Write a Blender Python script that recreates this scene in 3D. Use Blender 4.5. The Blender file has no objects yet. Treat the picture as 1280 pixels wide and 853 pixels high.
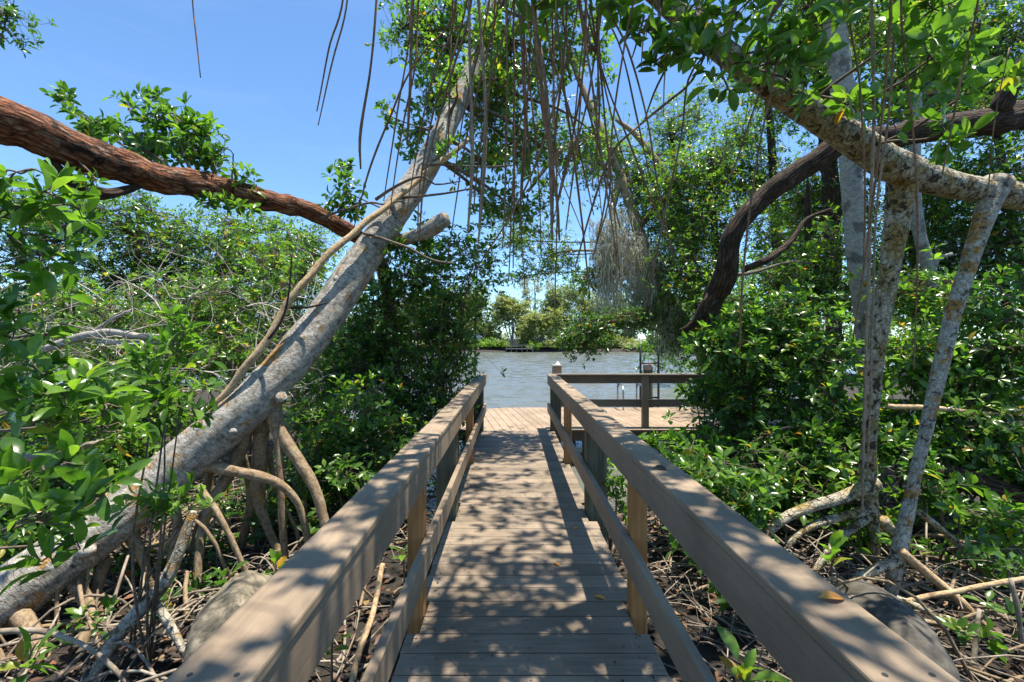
import bpy, bmesh, math, random
import numpy as np
from mathutils import Vector, Matrix, noise

rng = np.random.default_rng(11)
random.seed(5)
scene = bpy.context.scene
COL = scene.collection
FPX, EYE = 568.9, 1.49          # focal length in pixels of a 1280 wide frame, eye height above the decking
UP = np.array([0, 0, 1.0])


def at(px, py, Y):
    return np.array([(px - 640) / FPX * Y, Y, EYE - (py - 427) / FPX * Y])


def nrm(a):
    return a / np.maximum(np.linalg.norm(a, axis=-1, keepdims=True), 1e-9)


# ------------------------------------------------------------------ mesh helpers
class Geo:
    def __init__(s):
        s.v, s.n, s.f = [], 0, []

    def add(s, V, *faces):
        for fa in faces:
            fs, uv = fa if isinstance(fa, tuple) else (fa, None)
            s.f.append((np.asarray(fs, dtype=np.int64) + s.n, uv))
        s.v.append(np.asarray(V, dtype=np.float64))
        s.n += len(V)

    def build(s, name, mat, parent=None, smooth=True):
        V = np.concatenate(s.v) if s.v else np.zeros((0, 3))
        if parent is not None:
            r = parent
            while r.parent is not None:
                r = r.parent
            V = V - np.array(r.location)
        me = bpy.data.meshes.new(name)
        me.vertices.add(len(V))
        me.vertices.foreach_set('co', V.astype(np.float32).ravel())
        loops = np.concatenate([f.ravel() for f, _ in s.f]) if s.f else np.zeros(0, dtype=np.int64)
        tot = np.concatenate([np.full(len(f), f.shape[1]) for f, _ in s.f]) if s.f else np.zeros(0, dtype=np.int64)
        start = np.concatenate([[0], np.cumsum(tot)[:-1]]) if len(tot) else tot
        me.loops.add(len(loops))
        me.loops.foreach_set('vertex_index', loops.astype(np.int32))
        me.polygons.add(len(tot))
        me.polygons.foreach_set('loop_start', start.astype(np.int32))
        me.polygons.foreach_set('use_smooth', np.full(len(tot), smooth, dtype=bool))
        if any(uv is not None for _, uv in s.f):
            U = np.concatenate([(uv if uv is not None else np.zeros(f.shape + (2,))).reshape(-1, 2) for f, uv in s.f])
            ul = me.uv_layers.new(name='uv')
            ul.data.foreach_set('uv', U.astype(np.float32).ravel())
        me.update(calc_edges=True)
        me.materials.append(mat)
        o = bpy.data.objects.new(name, me)
        COL.objects.link(o)
        o.parent = parent
        return o


def spline(P, n):
    """Catmull-Rom through the rows of P (any width), n samples."""
    P = np.asarray(P, float)
    if len(P) < 3:
        t = np.linspace(0, 1, n)[:, None]
        return P[0] * (1 - t) + P[-1] * t
    Q = np.vstack([2 * P[0] - P[1], P, 2 * P[-1] - P[-2]])
    d = np.concatenate([[0], np.cumsum(np.linalg.norm(np.diff(P[:, :3], axis=0), axis=1))])
    s = np.linspace(0, d[-1], n)
    k = np.clip(np.searchsorted(d, s, side='right') - 1, 0, len(P) - 2)
    t = ((s - d[k]) / np.maximum(d[k + 1] - d[k], 1e-9))[:, None]
    p0, p1, p2, p3 = Q[k], Q[k + 1], Q[k + 2], Q[k + 3]
    return 0.5 * (2 * p1 + (p2 - p0) * t + (2 * p0 - 5 * p1 + 4 * p2 - p3) * t ** 2 + (3 * p1 - p0 - 3 * p2 + p3) * t ** 3)


def tube(geo, pts, S=12, step=.06, amp=.06, freq=5., seed=0, wob=0.):
    """pts rows: x, y, z, radius. A lumpy tapering tube with ends closed; uv in metres (round, along)."""
    pts = np.asarray(pts, float)
    L = np.sum(np.linalg.norm(np.diff(pts[:, :3], axis=0), axis=1))
    n = int(np.clip(L / step, 4, 400))
    C = spline(pts, n)
    c, r = C[:, :3], np.maximum(C[:, 3], .0012)
    if wob:
        w = np.array([[noise.noise(Vector((p[0] * 2.3 + seed, p[1] * 2.3 + k * 17, p[2] * 2.3))) for k in range(3)] for p in c])
        c = c + w * wob
    T = nrm(np.gradient(c, axis=0))
    a = np.array([0, 0, -1.0]) if abs(T[0, 2]) < .9 else np.array([0, 1.0, 0])
    V = np.zeros((n, S, 3))
    ang = np.linspace(0, 2 * math.pi, S, endpoint=False)
    for i in range(n):
        a = a - T[i] * a.dot(T[i]); a /= np.linalg.norm(a)
        b = np.cross(T[i], a)
        V[i] = c[i] + r[i] * (np.cos(ang)[:, None] * a + np.sin(ang)[:, None] * b)
    if amp:
        for i in range(n):
            for j in range(S):
                p = V[i, j]
                q = Vector(p * freq) + Vector((seed * 3.1, 0, seed))
                k = noise.noise(q) + .5 * noise.noise(q * 2.3)
                V[i, j] = p + (p - c[i]) * amp * k
    s = np.concatenate([[0], np.cumsum(np.linalg.norm(np.diff(c, axis=0), axis=1))]) + seed * 1.7
    i, j = np.meshgrid(np.arange(n - 1), np.arange(S), indexing='ij')
    i, j = i.ravel(), j.ravel()
    j2 = (j + 1) % S
    f = np.stack([i * S + j, i * S + j2, (i + 1) * S + j2, (i + 1) * S + j], 1)
    circ = 2 * math.pi * r.mean()
    uv = np.stack([np.stack([j / S * circ, s[i]], 1), np.stack([(j + 1) / S * circ, s[i]], 1),
                   np.stack([(j + 1) / S * circ, s[i + 1]], 1), np.stack([j / S * circ, s[i + 1]], 1)], 1)
    VV = np.vstack([V.reshape(-1, 3), c[0] - T[0] * r[0] * .3, c[-1] + T[-1] * r[-1] * .5])
    jj = np.arange(S); jn = (jj + 1) % S
    cap0 = np.stack([np.full(S, n * S), jn, jj], 1)
    cap1 = np.stack([np.full(S, n * S + 1), (n - 1) * S + jj, (n - 1) * S + jn], 1)
    geo.add(VV, (f, uv), cap0, cap1)


def sticks(geo, P, R, S=4):
    """P (N,K,3), R (N,K): many thin tubes at once."""
    N, K, _ = P.shape
    if N == 0:
        return
    T = nrm(np.gradient(P, axis=1))
    ref = np.where(np.abs(T[..., 2:3]) > .8, np.array([1.0, .13, 0]), np.array([.1, 0, 1.0]))
    a = nrm(np.cross(T, ref)); b = np.cross(T, a)
    ang = np.linspace(0, 2 * math.pi, S, endpoint=False)
    V = P[:, :, None, :] + R[:, :, None, None] * (np.cos(ang)[None, None, :, None] * a[:, :, None, :] + np.sin(ang)[None, None, :, None] * b[:, :, None, :])
    n, i, j = np.meshgrid(np.arange(N), np.arange(K - 1), np.arange(S), indexing='ij')
    n, i, j = n.ravel(), i.ravel(), j.ravel(); j2 = (j + 1) % S
    base = n * K * S
    f = np.stack([base + i * S + j, base + i * S + j2, base + (i + 1) * S + j2, base + (i + 1) * S + j], 1)
    geo.add(V.reshape(-1, 3), f)


def bend(A, B, K, sag=.12, up=0.):
    """N polylines A->B with K points, randomly bowed."""
    t = np.linspace(0, 1, K)[None, :, None]
    d = np.linalg.norm(B - A, axis=1)[:, None, None]
    off = rng.normal(0, 1, (len(A), 1, 3)) * sag * d
    off2 = rng.normal(0, 1, (len(A), 1, 3)) * sag * .5 * d
    P = A[:, None, :] * (1 - t) + B[:, None, :] * t + off * np.sin(t * math.pi) + off2 * np.sin(t * 2 * math.pi)
    P[..., 2:3] += up * d * np.sin(t * math.pi)
    return P


# leaf templates: side, along, normal
LEAF = {
    2: (np.array([(0, 0, 0), (-.5, .45, .08), (-.42, .72, .06), (0, .25, 0), (0, .62, -.01), (.5, .45, .08), (.42, .72, .06), (0, 1, -.06)]) + 0.0,
        np.array([(0, 3, 1), (0, 5, 3), (2, 4, 7), (4, 6, 7)]), np.array([(1, 3, 4, 2), (3, 5, 6, 4)])),
    1: (np.array([(0, 0, 0), (-.5, .52, .09), (0, 1, -.05), (.5, .52, .09)]) + 0.0, np.array([(0, 2, 1), (0, 3, 2)]), None),
}
LEAF[3] = (np.array([(0, 0, 0)] + [(sx * w, y, z * (1 if sx else 0) + c) for y, w, z, c in ((.16, .16, .02, .0), (.34, .42, .07, .01), (.55, .5, .085, .012), (.76, .4, .07, -.005), (.92, .19, .03, -.035)) for sx in (-1, 0, 1)] + [(0, 1, -.06)]) + 0.0,
           np.array([(0, 2, 1), (0, 3, 2), (13, 14, 16), (14, 15, 16)]),
           np.array([q for k in range(4) for q in ((1 + 3 * k, 2 + 3 * k, 5 + 3 * k, 4 + 3 * k), (2 + 3 * k, 3 + 3 * k, 6 + 3 * k, 5 + 3 * k))]))


def leaves(geo, P, Fw, Nn, L, W, detail):
    t, tri, quad = LEAF[detail]
    n, k = len(P), len(t)
    if n == 0:
        return
    S = nrm(np.cross(Fw, Nn))
    droop = rng.uniform(-.05, .28, n)
    V = (P[:, None, :] + S[:, None, :] * (t[None, :, 0] * W[:, None])[..., None] + Fw[:, None, :] * (t[None, :, 1] * L[:, None])[..., None]
         + Nn[:, None, :] * ((t[None, :, 2] - droop[:, None] * t[None, :, 1] ** 2) * L[:, None])[..., None])
    base = (np.arange(n) * k)[:, None, None]
    fs = [(base + tri[None]).reshape(-1, 3)]
    if quad is not None:
        fs.append((base + quad[None]).reshape(-1, 4))
    geo.add(V.reshape(-1, 3), *fs)


def rosettes(geo, P, D, L, detail, nl=7, spread=(40, 88), keep=.85, ratio=.46, gap=.12):
    n = len(P)
    if n == 0:
        return
    P = np.repeat(P, nl, 0); D = np.repeat(nrm(D), nl, 0)
    m = n * nl
    ref = nrm(rng.normal(0, 1, (m, 3)))
    a = nrm(np.cross(D, ref)); b = np.cross(D, a)
    phi = (np.tile(np.arange(nl), n) / nl * 2 * math.pi * 1.0) + np.repeat(rng.uniform(0, 6.28, n), nl) + rng.normal(0, .35, m)
    # common frame per rosette
    ref0 = np.repeat(nrm(rng.normal(0, 1, (n, 3))), nl, 0)
    a = nrm(np.cross(D, ref0)); b = np.cross(D, a)
    th = np.radians(rng.uniform(spread[0], spread[1], m))
    Fw = D * np.cos(th)[:, None] + (a * np.cos(phi)[:, None] + b * np.sin(phi)[:, None]) * np.sin(th)[:, None]
    Fw[:, 2] -= .1
    Fw = nrm(Fw)
    Nn = D + rng.normal(0, .22, (m, 3))
    Nn = nrm(Nn - Fw * np.sum(Nn * Fw, 1, keepdims=True))
    LL = L * rng.uniform(.5, 1.2, m)
    k = rng.random(m) < keep
    P = P - D * (rng.uniform(0, .35, m) * L)[:, None] + Fw * (LL * gap)[:, None]
    leaves(geo, P[k], Fw[k], Nn[k], LL[k], (LL * ratio * rng.uniform(.85, 1.15, m))[k], detail)


# ------------------------------------------------------------------ node helpers
def new_mat(name):
    m = bpy.data.materials.new(name)
    m.use_nodes = True
    return m, m.node_tree, m.node_tree.nodes['Principled BSDF']


def nd(nt, typ, ins=None, **props):
    n = nt.nodes.new(typ)
    for k, v in props.items():
        setattr(n, k, v)
    for k, v in (ins or {}).items():
        if isinstance(v, bpy.types.NodeSocket):
            nt.links.new(v, n.inputs[k])
        else:
            n.inputs[k].default_value = v
    return n


def rgb(*c):
    return (c[0], c[1], c[2], 1)


def ramp(nt, fac, stops, interp='LINEAR'):
    n = nt.nodes.new('ShaderNodeValToRGB')
    n.color_ramp.interpolation = interp
    e = n.color_ramp.elements
    while len(e) < len(stops):
        e.new(.5)
    for el, (p, c) in zip(e, stops):
        el.position = p
        el.color = rgb(*c) if len(c) == 3 else c
    nt.links.new(fac, n.inputs[0])
    return n.outputs[0]


def mix(nt, fac, a, b, blend='MIX'):
    n = nd(nt, 'ShaderNodeMix', data_type='RGBA', blend_type=blend)
    for s, v in ((0, fac), (6, a), (7, b)):
        if isinstance(v, bpy.types.NodeSocket):
            nt.links.new(v, n.inputs[s])
        else:
            n.inputs[s].default_value = v if s == 0 else rgb(*v)
    return n.outputs[2]


def coords(nt, kind, scale):
    tc = nt.nodes.new('ShaderNodeTexCoord')
    mp = nd(nt, 'ShaderNodeMapping', {'Vector': tc.outputs[kind], 'Scale': scale})
    return mp.outputs[0]


def noisetex(nt, vec, scale, detail=4, rough=.6, dist=0.):
    return nd(nt, 'ShaderNodeTexNoise', {'Vector': vec, 'Scale': scale, 'Detail': detail, 'Roughness': rough, 'Distortion': dist}).outputs[0]


def bump(nt, h, strength, dist, bsdf, prev=None):
    b = nd(nt, 'ShaderNodeBump', {'Height': h, 'Strength': strength, 'Distance': dist})
    if prev:
        nt.links.new(prev, b.inputs['Normal'])
    nt.links.new(b.outputs[0], bsdf.inputs['Normal'])
    return b.outputs[0]


def leaf_mat(name, stops, trans=(2.2, 2.3, .9), fac=.34, rough=.38, spec=.5):
    m, nt, b = new_mat(name)
    g = nt.nodes.new('ShaderNodeNewGeometry')
    c = ramp(nt, g.outputs['Random Per Island'], stops)
    c = mix(nt, .6, c, ramp(nt, noisetex(nt, coords(nt, 'Object', (1, 1, 1)), 38., 3, .6), [(.3, (.6, .62, .5)), (.6, (1.1, 1.08, 1.0))]), 'MULTIPLY')
    nt.links.new(c, b.inputs['Base Color'])
    b.inputs['Roughness'].default_value = rough
    b.inputs['Specular IOR Level'].default_value = spec
    tr = nd(nt, 'ShaderNodeBsdfTranslucent')
    vm = nd(nt, 'ShaderNodeVectorMath', {0: c, 1: trans}, operation='MULTIPLY')
    nt.links.new(vm.outputs[0], tr.inputs['Color'])
    mx = nd(nt, 'ShaderNodeMixShader', {0: fac, 1: b.outputs[0], 2: tr.outputs[0]})
    nt.links.new(mx.outputs[0], nt.nodes['Material Output'].inputs['Surface'])
    return m


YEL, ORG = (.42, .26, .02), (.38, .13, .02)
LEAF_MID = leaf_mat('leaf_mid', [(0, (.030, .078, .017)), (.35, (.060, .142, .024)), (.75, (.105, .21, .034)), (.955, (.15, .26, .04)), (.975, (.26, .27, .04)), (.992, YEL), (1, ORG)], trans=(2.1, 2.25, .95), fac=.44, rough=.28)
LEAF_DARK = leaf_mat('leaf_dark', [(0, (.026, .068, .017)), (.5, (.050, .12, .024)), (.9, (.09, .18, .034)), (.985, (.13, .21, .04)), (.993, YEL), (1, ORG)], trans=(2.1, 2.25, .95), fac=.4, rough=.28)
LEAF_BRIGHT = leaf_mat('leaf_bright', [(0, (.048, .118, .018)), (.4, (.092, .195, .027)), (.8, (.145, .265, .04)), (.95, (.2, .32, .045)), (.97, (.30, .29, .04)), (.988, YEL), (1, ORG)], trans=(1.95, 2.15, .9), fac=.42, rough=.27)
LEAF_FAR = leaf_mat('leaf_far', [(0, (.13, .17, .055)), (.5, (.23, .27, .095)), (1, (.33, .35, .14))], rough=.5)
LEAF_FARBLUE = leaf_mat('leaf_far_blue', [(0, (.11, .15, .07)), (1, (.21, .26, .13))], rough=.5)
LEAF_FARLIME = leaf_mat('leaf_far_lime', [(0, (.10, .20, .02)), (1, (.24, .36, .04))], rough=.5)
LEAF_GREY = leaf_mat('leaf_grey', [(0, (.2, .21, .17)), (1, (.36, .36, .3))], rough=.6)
LITTER = leaf_mat('dead_leaf', [(0, (.02, .014, .010)), (.45, (.05, .027, .017)), (.75, (.10, .045, .025)), (.92, (.2, .09, .04)), (1, (.3, .19, .08))], trans=(1, 1, 1), fac=.1, rough=.6)
FALLEN = leaf_mat('fallen_leaf_orange', [(0, (.6, .2, .03)), (.5, (.68, .28, .05)), (1, (.7, .36, .06))], trans=(1, 1, 1), fac=.15, rough=.5)


def bark(name, stops, uvs=(9, 3), scale=1., patch=None, patch_scale=6., patch_at=(.55, .62), bstr=.7, bdist=.02, rough=.85, kind='UV', fine=40., patch2=None, crack=None):
    m, nt, b = new_mat(name)
    v = coords(nt, kind, (uvs[0], uvs[1], 1) if kind == 'UV' else (uvs[0], uvs[0], uvs[1]))
    n1 = noisetex(nt, v, 2.2 * scale, 8, .7, .15)
    c = ramp(nt, n1, stops)
    o = coords(nt, 'Object', (1, 1, 1))
    if patch:
        n2 = noisetex(nt, o, patch_scale, 5, .68, .3)
        f = ramp(nt, n2, [(patch_at[0], (0, 0, 0)), (patch_at[1], (1, 1, 1))])
        c = mix(nt, f, c, patch)
    if patch2:
        n3 = noisetex(nt, o, patch2[1], 5, .7, .5)
        f = ramp(nt, n3, [(patch2[2], (0, 0, 0)), (patch2[2] + .05, (1, 1, 1))])
        c = mix(nt, f, c, patch2[0])
    n4 = noisetex(nt, o, fine, 4, .75)
    c = mix(nt, .65, c, ramp(nt, n4, [(.36, (.26, .25, .24)), (.54, (1, 1, 1))]), 'MULTIPLY')
    if crack:
        cv = coords(nt, kind, (crack[0], crack[1], 1))
        wv = nd(nt, 'ShaderNodeTexNoise', {'Vector': cv, 'Scale': .8, 'Detail': 3})
        wm_ = nd(nt, 'ShaderNodeVectorMath', {0: wv.outputs['Color'], 1: cv}, operation='ADD')
        vo = nd(nt, 'ShaderNodeTexVoronoi', {'Vector': wm_.outputs[0], 'Scale': 1.}, feature='DISTANCE_TO_EDGE')
        ck = ramp(nt, vo.outputs['Distance'], [(0, (.2, .18, .16)), (crack[2], (1, 1, 1))])
        c = mix(nt, crack[3], c, ck, 'MULTIPLY')
        n1 = mix(nt, .6, n1, ck, 'MULTIPLY')
    nt.links.new(c, b.inputs['Base Color'])
    b.inputs['Roughness'].default_value = rough
    b.inputs['Specular IOR Level'].default_value = .25
    p = bump(nt, n1, bstr, bdist, b)
    bump(nt, n4, .4, .006, b, p)
    return m


BARK_GREY = bark('bark_grey', [(.3, (.13, .115, .092)), (.43, (.33, .30, .25)), (.56, (.49, .45, .385)), (.72, (.62, .58, .5))], uvs=(7, 3.4),
                 patch=(.46, .25, .08), patch_scale=4.2, patch_at=(.55, .63), patch2=((.15, .12, .09), 6., .61), bstr=.9, bdist=.03, crack=(9, 42, .05, .3), fine=24.)
BARK_RED = bark('bark_red', [(.3, (.035, .015, .01)), (.40, (.2, .07, .035)), (.5, (.40, .15, .07)), (.58, (.5, .3, .2)), (.68, (.62, .5, .41))], uvs=(16, 2.2),
                patch=(.05, .03, .022), patch_scale=5., patch_at=(.54, .62), bstr=1., bdist=.045, crack=(34, 7, .3, .9))
BARK_DARK = bark('bark_dark', [(.3, (.035, .02, .014)), (.5, (.11, .07, .045)), (.7, (.2, .14, .1))], uvs=(20, 2.5), patch=(.32, .27, .22), patch_scale=6., patch_at=(.6, .7), bstr=1., bdist=.04, crack=(30, 5, .3, .9))
BARK_YELLOW = bark('bark_yellow', [(.34, (.16, .125, .08)), (.46, (.46, .40, .28)), (.7, (.66, .61, .48))], uvs=(9, 4), patch=(.36, .26, .10), patch_scale=5.5, patch_at=(.5, .58),
                   patch2=((.085, .06, .035), 13., .535), bstr=1., bdist=.03, crack=(20, 14, .1, .45))
BARK_WHITE = bark('bark_white', [(.3, (.2, .175, .13)), (.5, (.44, .40, .32)), (.7, (.6, .56, .47))], uvs=(5, 5), patch=(.38, .21, .05), patch_scale=5., patch_at=(.53, .6),
                  patch2=((.12, .09, .06), 14., .56), bstr=.9, bdist=.02, crack=(22, 16, .08, .35))
BARK_PALE = bark('bark_pale', [(.3, (.24, .225, .19)), (.7, (.5, .475, .41))], uvs=(4, 8), patch=(.17, .155, .125), patch_scale=4., bstr=.4)
BARK_ROOT = bark('bark_root', [(.3, (.13, .085, .045)), (.5, (.30, .215, .13)), (.75, (.44, .36, .26))], uvs=(8, 4), patch=(.38, .24, .08), patch_scale=6., patch_at=(.6, .68), bstr=.6)
BARK_TAN = bark('bark_tan', [(.3, (.28, .17, .08)), (.5, (.52, .36, .2)), (.75, (.62, .5, .34))], uvs=(12, 3), bstr=.6, patch=(.15, .09, .05), patch_at=(.62, .7))
AERIAL = bark('aerial_root_bark', [(.3, (.14, .062, .026)), (.55, (.27, .14, .065)), (.8, (.38, .235, .13))], uvs=(10, 2), bstr=.3, rough=.6)
AERIAL_PALE = bark('aerial_root_pale', [(.3, (.22, .13, .075)), (.55, (.36, .245, .155)), (.8, (.46, .34, .23))], uvs=(10, 2), bstr=.3, rough=.6)
TWIG = bark('twig', [(.3, (.09, .07, .05)), (.6, (.2, .16, .12)), (.8, (.3, .26, .21))], kind='Object', uvs=(6, 6), bstr=.1)
TWIG_GREY = bark('twig_grey', [(.3, (.11, .085, .06)), (.5, (.27, .22, .165)), (.75, (.46, .4, .32))], kind='Object', uvs=(3, 3), bstr=.1, fine=15)
TWIG_PALE = bark('twig_pale', [(.3, (.26, .23, .19)), (.55, (.46, .42, .37)), (.8, (.6, .56, .5))], kind='Object', uvs=(3, 3), bstr=.1, fine=15)
TWIG_DARK = bark('twig_dark', [(.3, (.03, .024, .02)), (.7, (.09, .07, .055))], kind='Object', uvs=(6, 6), bstr=.1)
TWIG_FAR = bark('twig_far', [(.3, (.2, .19, .17)), (.7, (.32, .3, .27))], kind='Object', uvs=(2, 2), bstr=.0)


def board_mat(name, base, axis, var=.18, grain=.35, rough=.62, fine=1.):
    """composite or timber boards: fine grain along one axis, a tone of its own for each board."""
    m, nt, b = new_mat(name)
    sc = [60 * fine, 60 * fine, 60 * fine]; sc[axis] = 3 * fine
    v = coords(nt, 'Object', tuple(sc))
    n1 = noisetex(nt, v, 1., 5, .6)
    big = noisetex(nt, coords(nt, 'Object', (1, 1, 1)), 1.7, 5, .65)
    spot = noisetex(nt, coords(nt, 'Object', (1, 1, 1)), 26., 3, .6)
    g = nt.nodes.new('ShaderNodeNewGeometry')
    c = ramp(nt, n1, [(.25, tuple(x * (1 - grain) for x in base)), (.75, tuple(x * (1 + grain * .5) for x in base))])
    c = mix(nt, 1., c, ramp(nt, g.outputs['Random Per Island'], [(0, (1 - var,) * 3), (1, (1.0, 1.0, 1.0))]), 'MULTIPLY')
    c = mix(nt, 1., c, ramp(nt, big, [(.3, (.66, .65, .63)), (.62, (1, 1, 1))]), 'MULTIPLY')
    c = mix(nt, ramp(nt, spot, [(.66, (0, 0, 0)), (.74, (.5, .5, .5))]), c, tuple(x * .55 for x in base))
    nt.links.new(c, b.inputs['Base Color'])
    b.inputs['Roughness'].default_value = rough
    b.inputs['Specular IOR Level'].default_value = .3
    bump(nt, n1, .25, .004, b)
    return m


DECK = board_mat('deck_boards', (.342, .265, .19), 0, var=.32)
DECK_PLAT = board_mat('platform_boards', (.42, .31, .212), 1, var=.22)
RAIL = board_mat('rail_boards', (.332, .25, .173), 1, var=.1, grain=.22)
RAIL_X = board_mat('rail_boards_across', (.26, .2, .15), 0, var=.08, grain=.22)
POST = board_mat('post_timber', (.52, .235, .08), 2, grain=.5, fine=.7)
POST_GREEN = board_mat('post_weathered', (.13, .125, .08), 2, grain=.6, fine=.6)
PILE_CAP = board_mat('pile_cap', (.42, .4, .38), 2, grain=.2)
JOIST = board_mat('joist_timber', (.13, .1, .075), 1, grain=.4)


def plain(name, col, rough=.6, metal=0., scale=8., var=.25):
    m, nt, b = new_mat(name)
    n = noisetex(nt, coords(nt, 'Object', (1, 1, 1)), scale, 5, .6)
    c = ramp(nt, n, [(.3, tuple(x * (1 - var) for x in col)), (.7, tuple(x * (1 + var) for x in col))])
    nt.links.new(c, b.inputs['Base Color'])
    b.inputs['Roughness'].default_value = rough
    b.inputs['Metallic'].default_value = metal
    return m


METAL_DARK = plain('ladder_paint', (.05, .055, .06), .45, .3)
METAL_STEEL = plain('ladder_steel', (.42, .43, .45), .3, .9)
ROOF_WHITE = plain('roof_white', (.75, .74, .71), .6)
WALL_CREAM = plain('wall_cream', (.6, .56, .48), .8)
FENCE_WOOD = plain('fence_wood', (.26, .19, .16), .8, 0, 3.)
RED = plain('red_paint', (.5, .03, .05), .5)
DOCK_GREY = plain('dock_timber', (.16, .15, .14), .8)
WHITE = plain('white_paint', (.8, .8, .78), .5, var=.05)
MOSS = leaf_mat('moss_strand', [(0, (.55, .55, .5)), (1, (.78, .77, .7))], trans=(1.2, 1.2, 1.15), fac=.5, rough=.9, spec=.1)


def boulder_mat():
    m, nt, b = new_mat('boulder_stone')
    o = coords(nt, 'Object', (1, 1, 1))
    n = noisetex(nt, o, 9., 8, .7, .4)
    c = ramp(nt, n, [(.36, (.03, .027, .02)), (.48, (.10, .085, .06)), (.58, (.22, .185, .13)), (.75, (.33, .28, .21))])
    nt.links.new(c, b.inputs['Base Color'])
    b.inputs['Roughness'].default_value = .9
    bump(nt, n, .5, .02, b)
    return m


BOULDER = boulder_mat()
BOULDER_DARK = plain('dark_boulder_stone', (.075, .066, .052), .9, 0, 14., .6)


def ground_mat():
    m, nt, b = new_mat('mangrove_mud')
    o = coords(nt, 'Object', (1, 1, 1))
    n = noisetex(nt, o, 1.4, 8, .68)
    n2 = noisetex(nt, o, 22., 6, .7)
    c = ramp(nt, n2, [(.3, (.010, .008, .006)), (.5, (.026, .019, .013)), (.62, (.05, .032, .021)), (.8, (.10, .075, .05))])
    c = mix(nt, ramp(nt, n, [(.4, (0, 0, 0)), (.65, (.7, .7, .7))]), c, (.02, .019, .013))
    nt.links.new(c, b.inputs['Base Color'])
    b.inputs['Roughness'].default_value = .85
    p = bump(nt, n2, .7, .05, b)
    return m


def water_mat():
    m, nt, b = new_mat('river_water')
    b.inputs['Base Color'].default_value = rgb(.12, .128, .112)
    b.inputs['Roughness'].default_value = .06
    b.inputs['IOR'].default_value = 1.33
    b.inputs['Specular IOR Level'].default_value = .5
    n3 = noisetex(nt, coords(nt, 'Object', (1.5, 3.4, 1)), 1.0, 4, .6, .3)
    bump(nt, n3, 1., .09, b)
    return m


# ------------------------------------------------------------------ object helpers
def thing(name, label, cat, loc, group=None):
    o = bpy.data.objects.new(name, None)
    COL.objects.link(o)
    o.location = tuple(float(x) for x in loc)
    o.empty_display_size = .1
    o['label'] = label; o['category'] = cat
    if group:
        o['group'] = group
    return o


def tag(o, label, cat, group=None):
    o['label'] = label; o['category'] = cat
    if group:
        o['group'] = group
    return o


def kind(o, k):
    o['kind'] = k
    return o


def bm_box(bm, x0, x1, y0, y1, z0, z1, bev=.004, seg=1, rot=None):
    vs = [bm.verts.new((x, y, z)) for x in (x0, x1) for y in (y0, y1) for z in (z0, z1)]
    f = [(0, 1, 3, 2), (4, 6, 7, 5), (0, 4, 5, 1), (2, 3, 7, 6), (0, 2, 6, 4), (1, 5, 7, 3)]
    fs = [bm.faces.new([vs[i] for i in q]) for q in f]
    if bev:
        es = list({e for fa in fs for e in fa.edges})
        r = bmesh.ops.bevel(bm, geom=es, offset=bev, segments=seg, affect='EDGES', profile=.5)
        vs = list({v for fa in r['faces'] for v in fa.verts} | {v for v in vs if v.is_valid})
    if rot is not None:
        bmesh.ops.transform(bm, matrix=rot, verts=vs)
    return vs


def bm_obj(name, bm, mat, parent=None, smooth=False):
    me = bpy.data.meshes.new(name)
    bmesh.ops.recalc_face_normals(bm, faces=bm.faces[:])
    if parent is not None:
        r = parent
        while r.parent is not None:
            r = r.parent
        bmesh.ops.translate(bm, vec=-r.location, verts=bm.verts[:])
    bm.to_mesh(me); bm.free()
    if smooth:
        me.polygons.foreach_set('use_smooth', [True] * len(me.polygons))
    me.materials.append(mat)
    o = bpy.data.objects.new(name, me)
    COL.objects.link(o)
    o.parent = parent
    return o


def pix(rows, scale=1.):
    """rows px, py, Y, diameter in px -> x, y, z, radius"""
    rows = np.array(rows, float)
    rows[:, 3] *= scale
    T = np.gradient(rows[:, :2], axis=0)
    out = []
    for (a, b, Y, d), t in zip(rows, T):
        rho = np.array([a - 640, b - 427]); rr = np.linalg.norm(rho)
        cth = FPX / math.hypot(FPX, rr)                       # a wide lens stretches widths that run outwards
        w = np.array([-t[1], t[0]]) / max(np.linalg.norm(t), 1e-6)
        k = (w.dot(rho) / max(rr, 1e-6)) ** 2
        out.append(np.append(at(a, b, Y), d / 2 * Y / FPX * (1 - (1 - cth) * k)))
    return out


def ground_z(x, y):
    """height of the mangrove floor, the river bed and the far bank"""
    ax = abs(x)
    shore = 5.6 + (2.2 * min(1., max(0., (ax - 1.2) / 2.)))
    if x < -1: shore += min(14., (-1 - x) * 1.5)
    if x > 7.5: shore += min(16., (x - 7.5) * 2.2)
    n = noise.noise(Vector((x * .7, y * .7, 0))) * .07 + noise.noise(Vector((x * 2.3, y * 2.3, 4))) * .035
    t = min(1., max(0., (y - shore + .7) / 1.8))
    z = -.52 * (1 - t) - 1.15 * t
    far = 87.5 + noise.noise(Vector((x * .08, 3, 0))) * 2.2
    u = min(1., max(0., (y - far) / 2.2))
    z = z * (1 - u) + .25 * u
    if y > 95: z += min(1.2, (y - 95) * .02)
    return z + n


# ------------------------------------------------------------------ setting
def grid(name, xs, ys, mat, zf):
    X, Y = np.meshgrid(xs, ys)
    Z = np.array([[zf(x, y) for x in xs] for y in ys])
    V = np.stack([X.ravel(), Y.ravel(), Z.ravel()], 1)
    nx, ny = len(xs), len(ys)
    i, j = np.meshgrid(np.arange(ny - 1), np.arange(nx - 1), indexing='ij')
    i, j = i.ravel(), j.ravel()
    f = np.stack([i * nx + j, i * nx + j + 1, (i + 1) * nx + j + 1, (i + 1) * nx + j], 1)
    g = Geo(); g.add(V, f)
    return kind(g.build(name, mat), 'structure')


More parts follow.
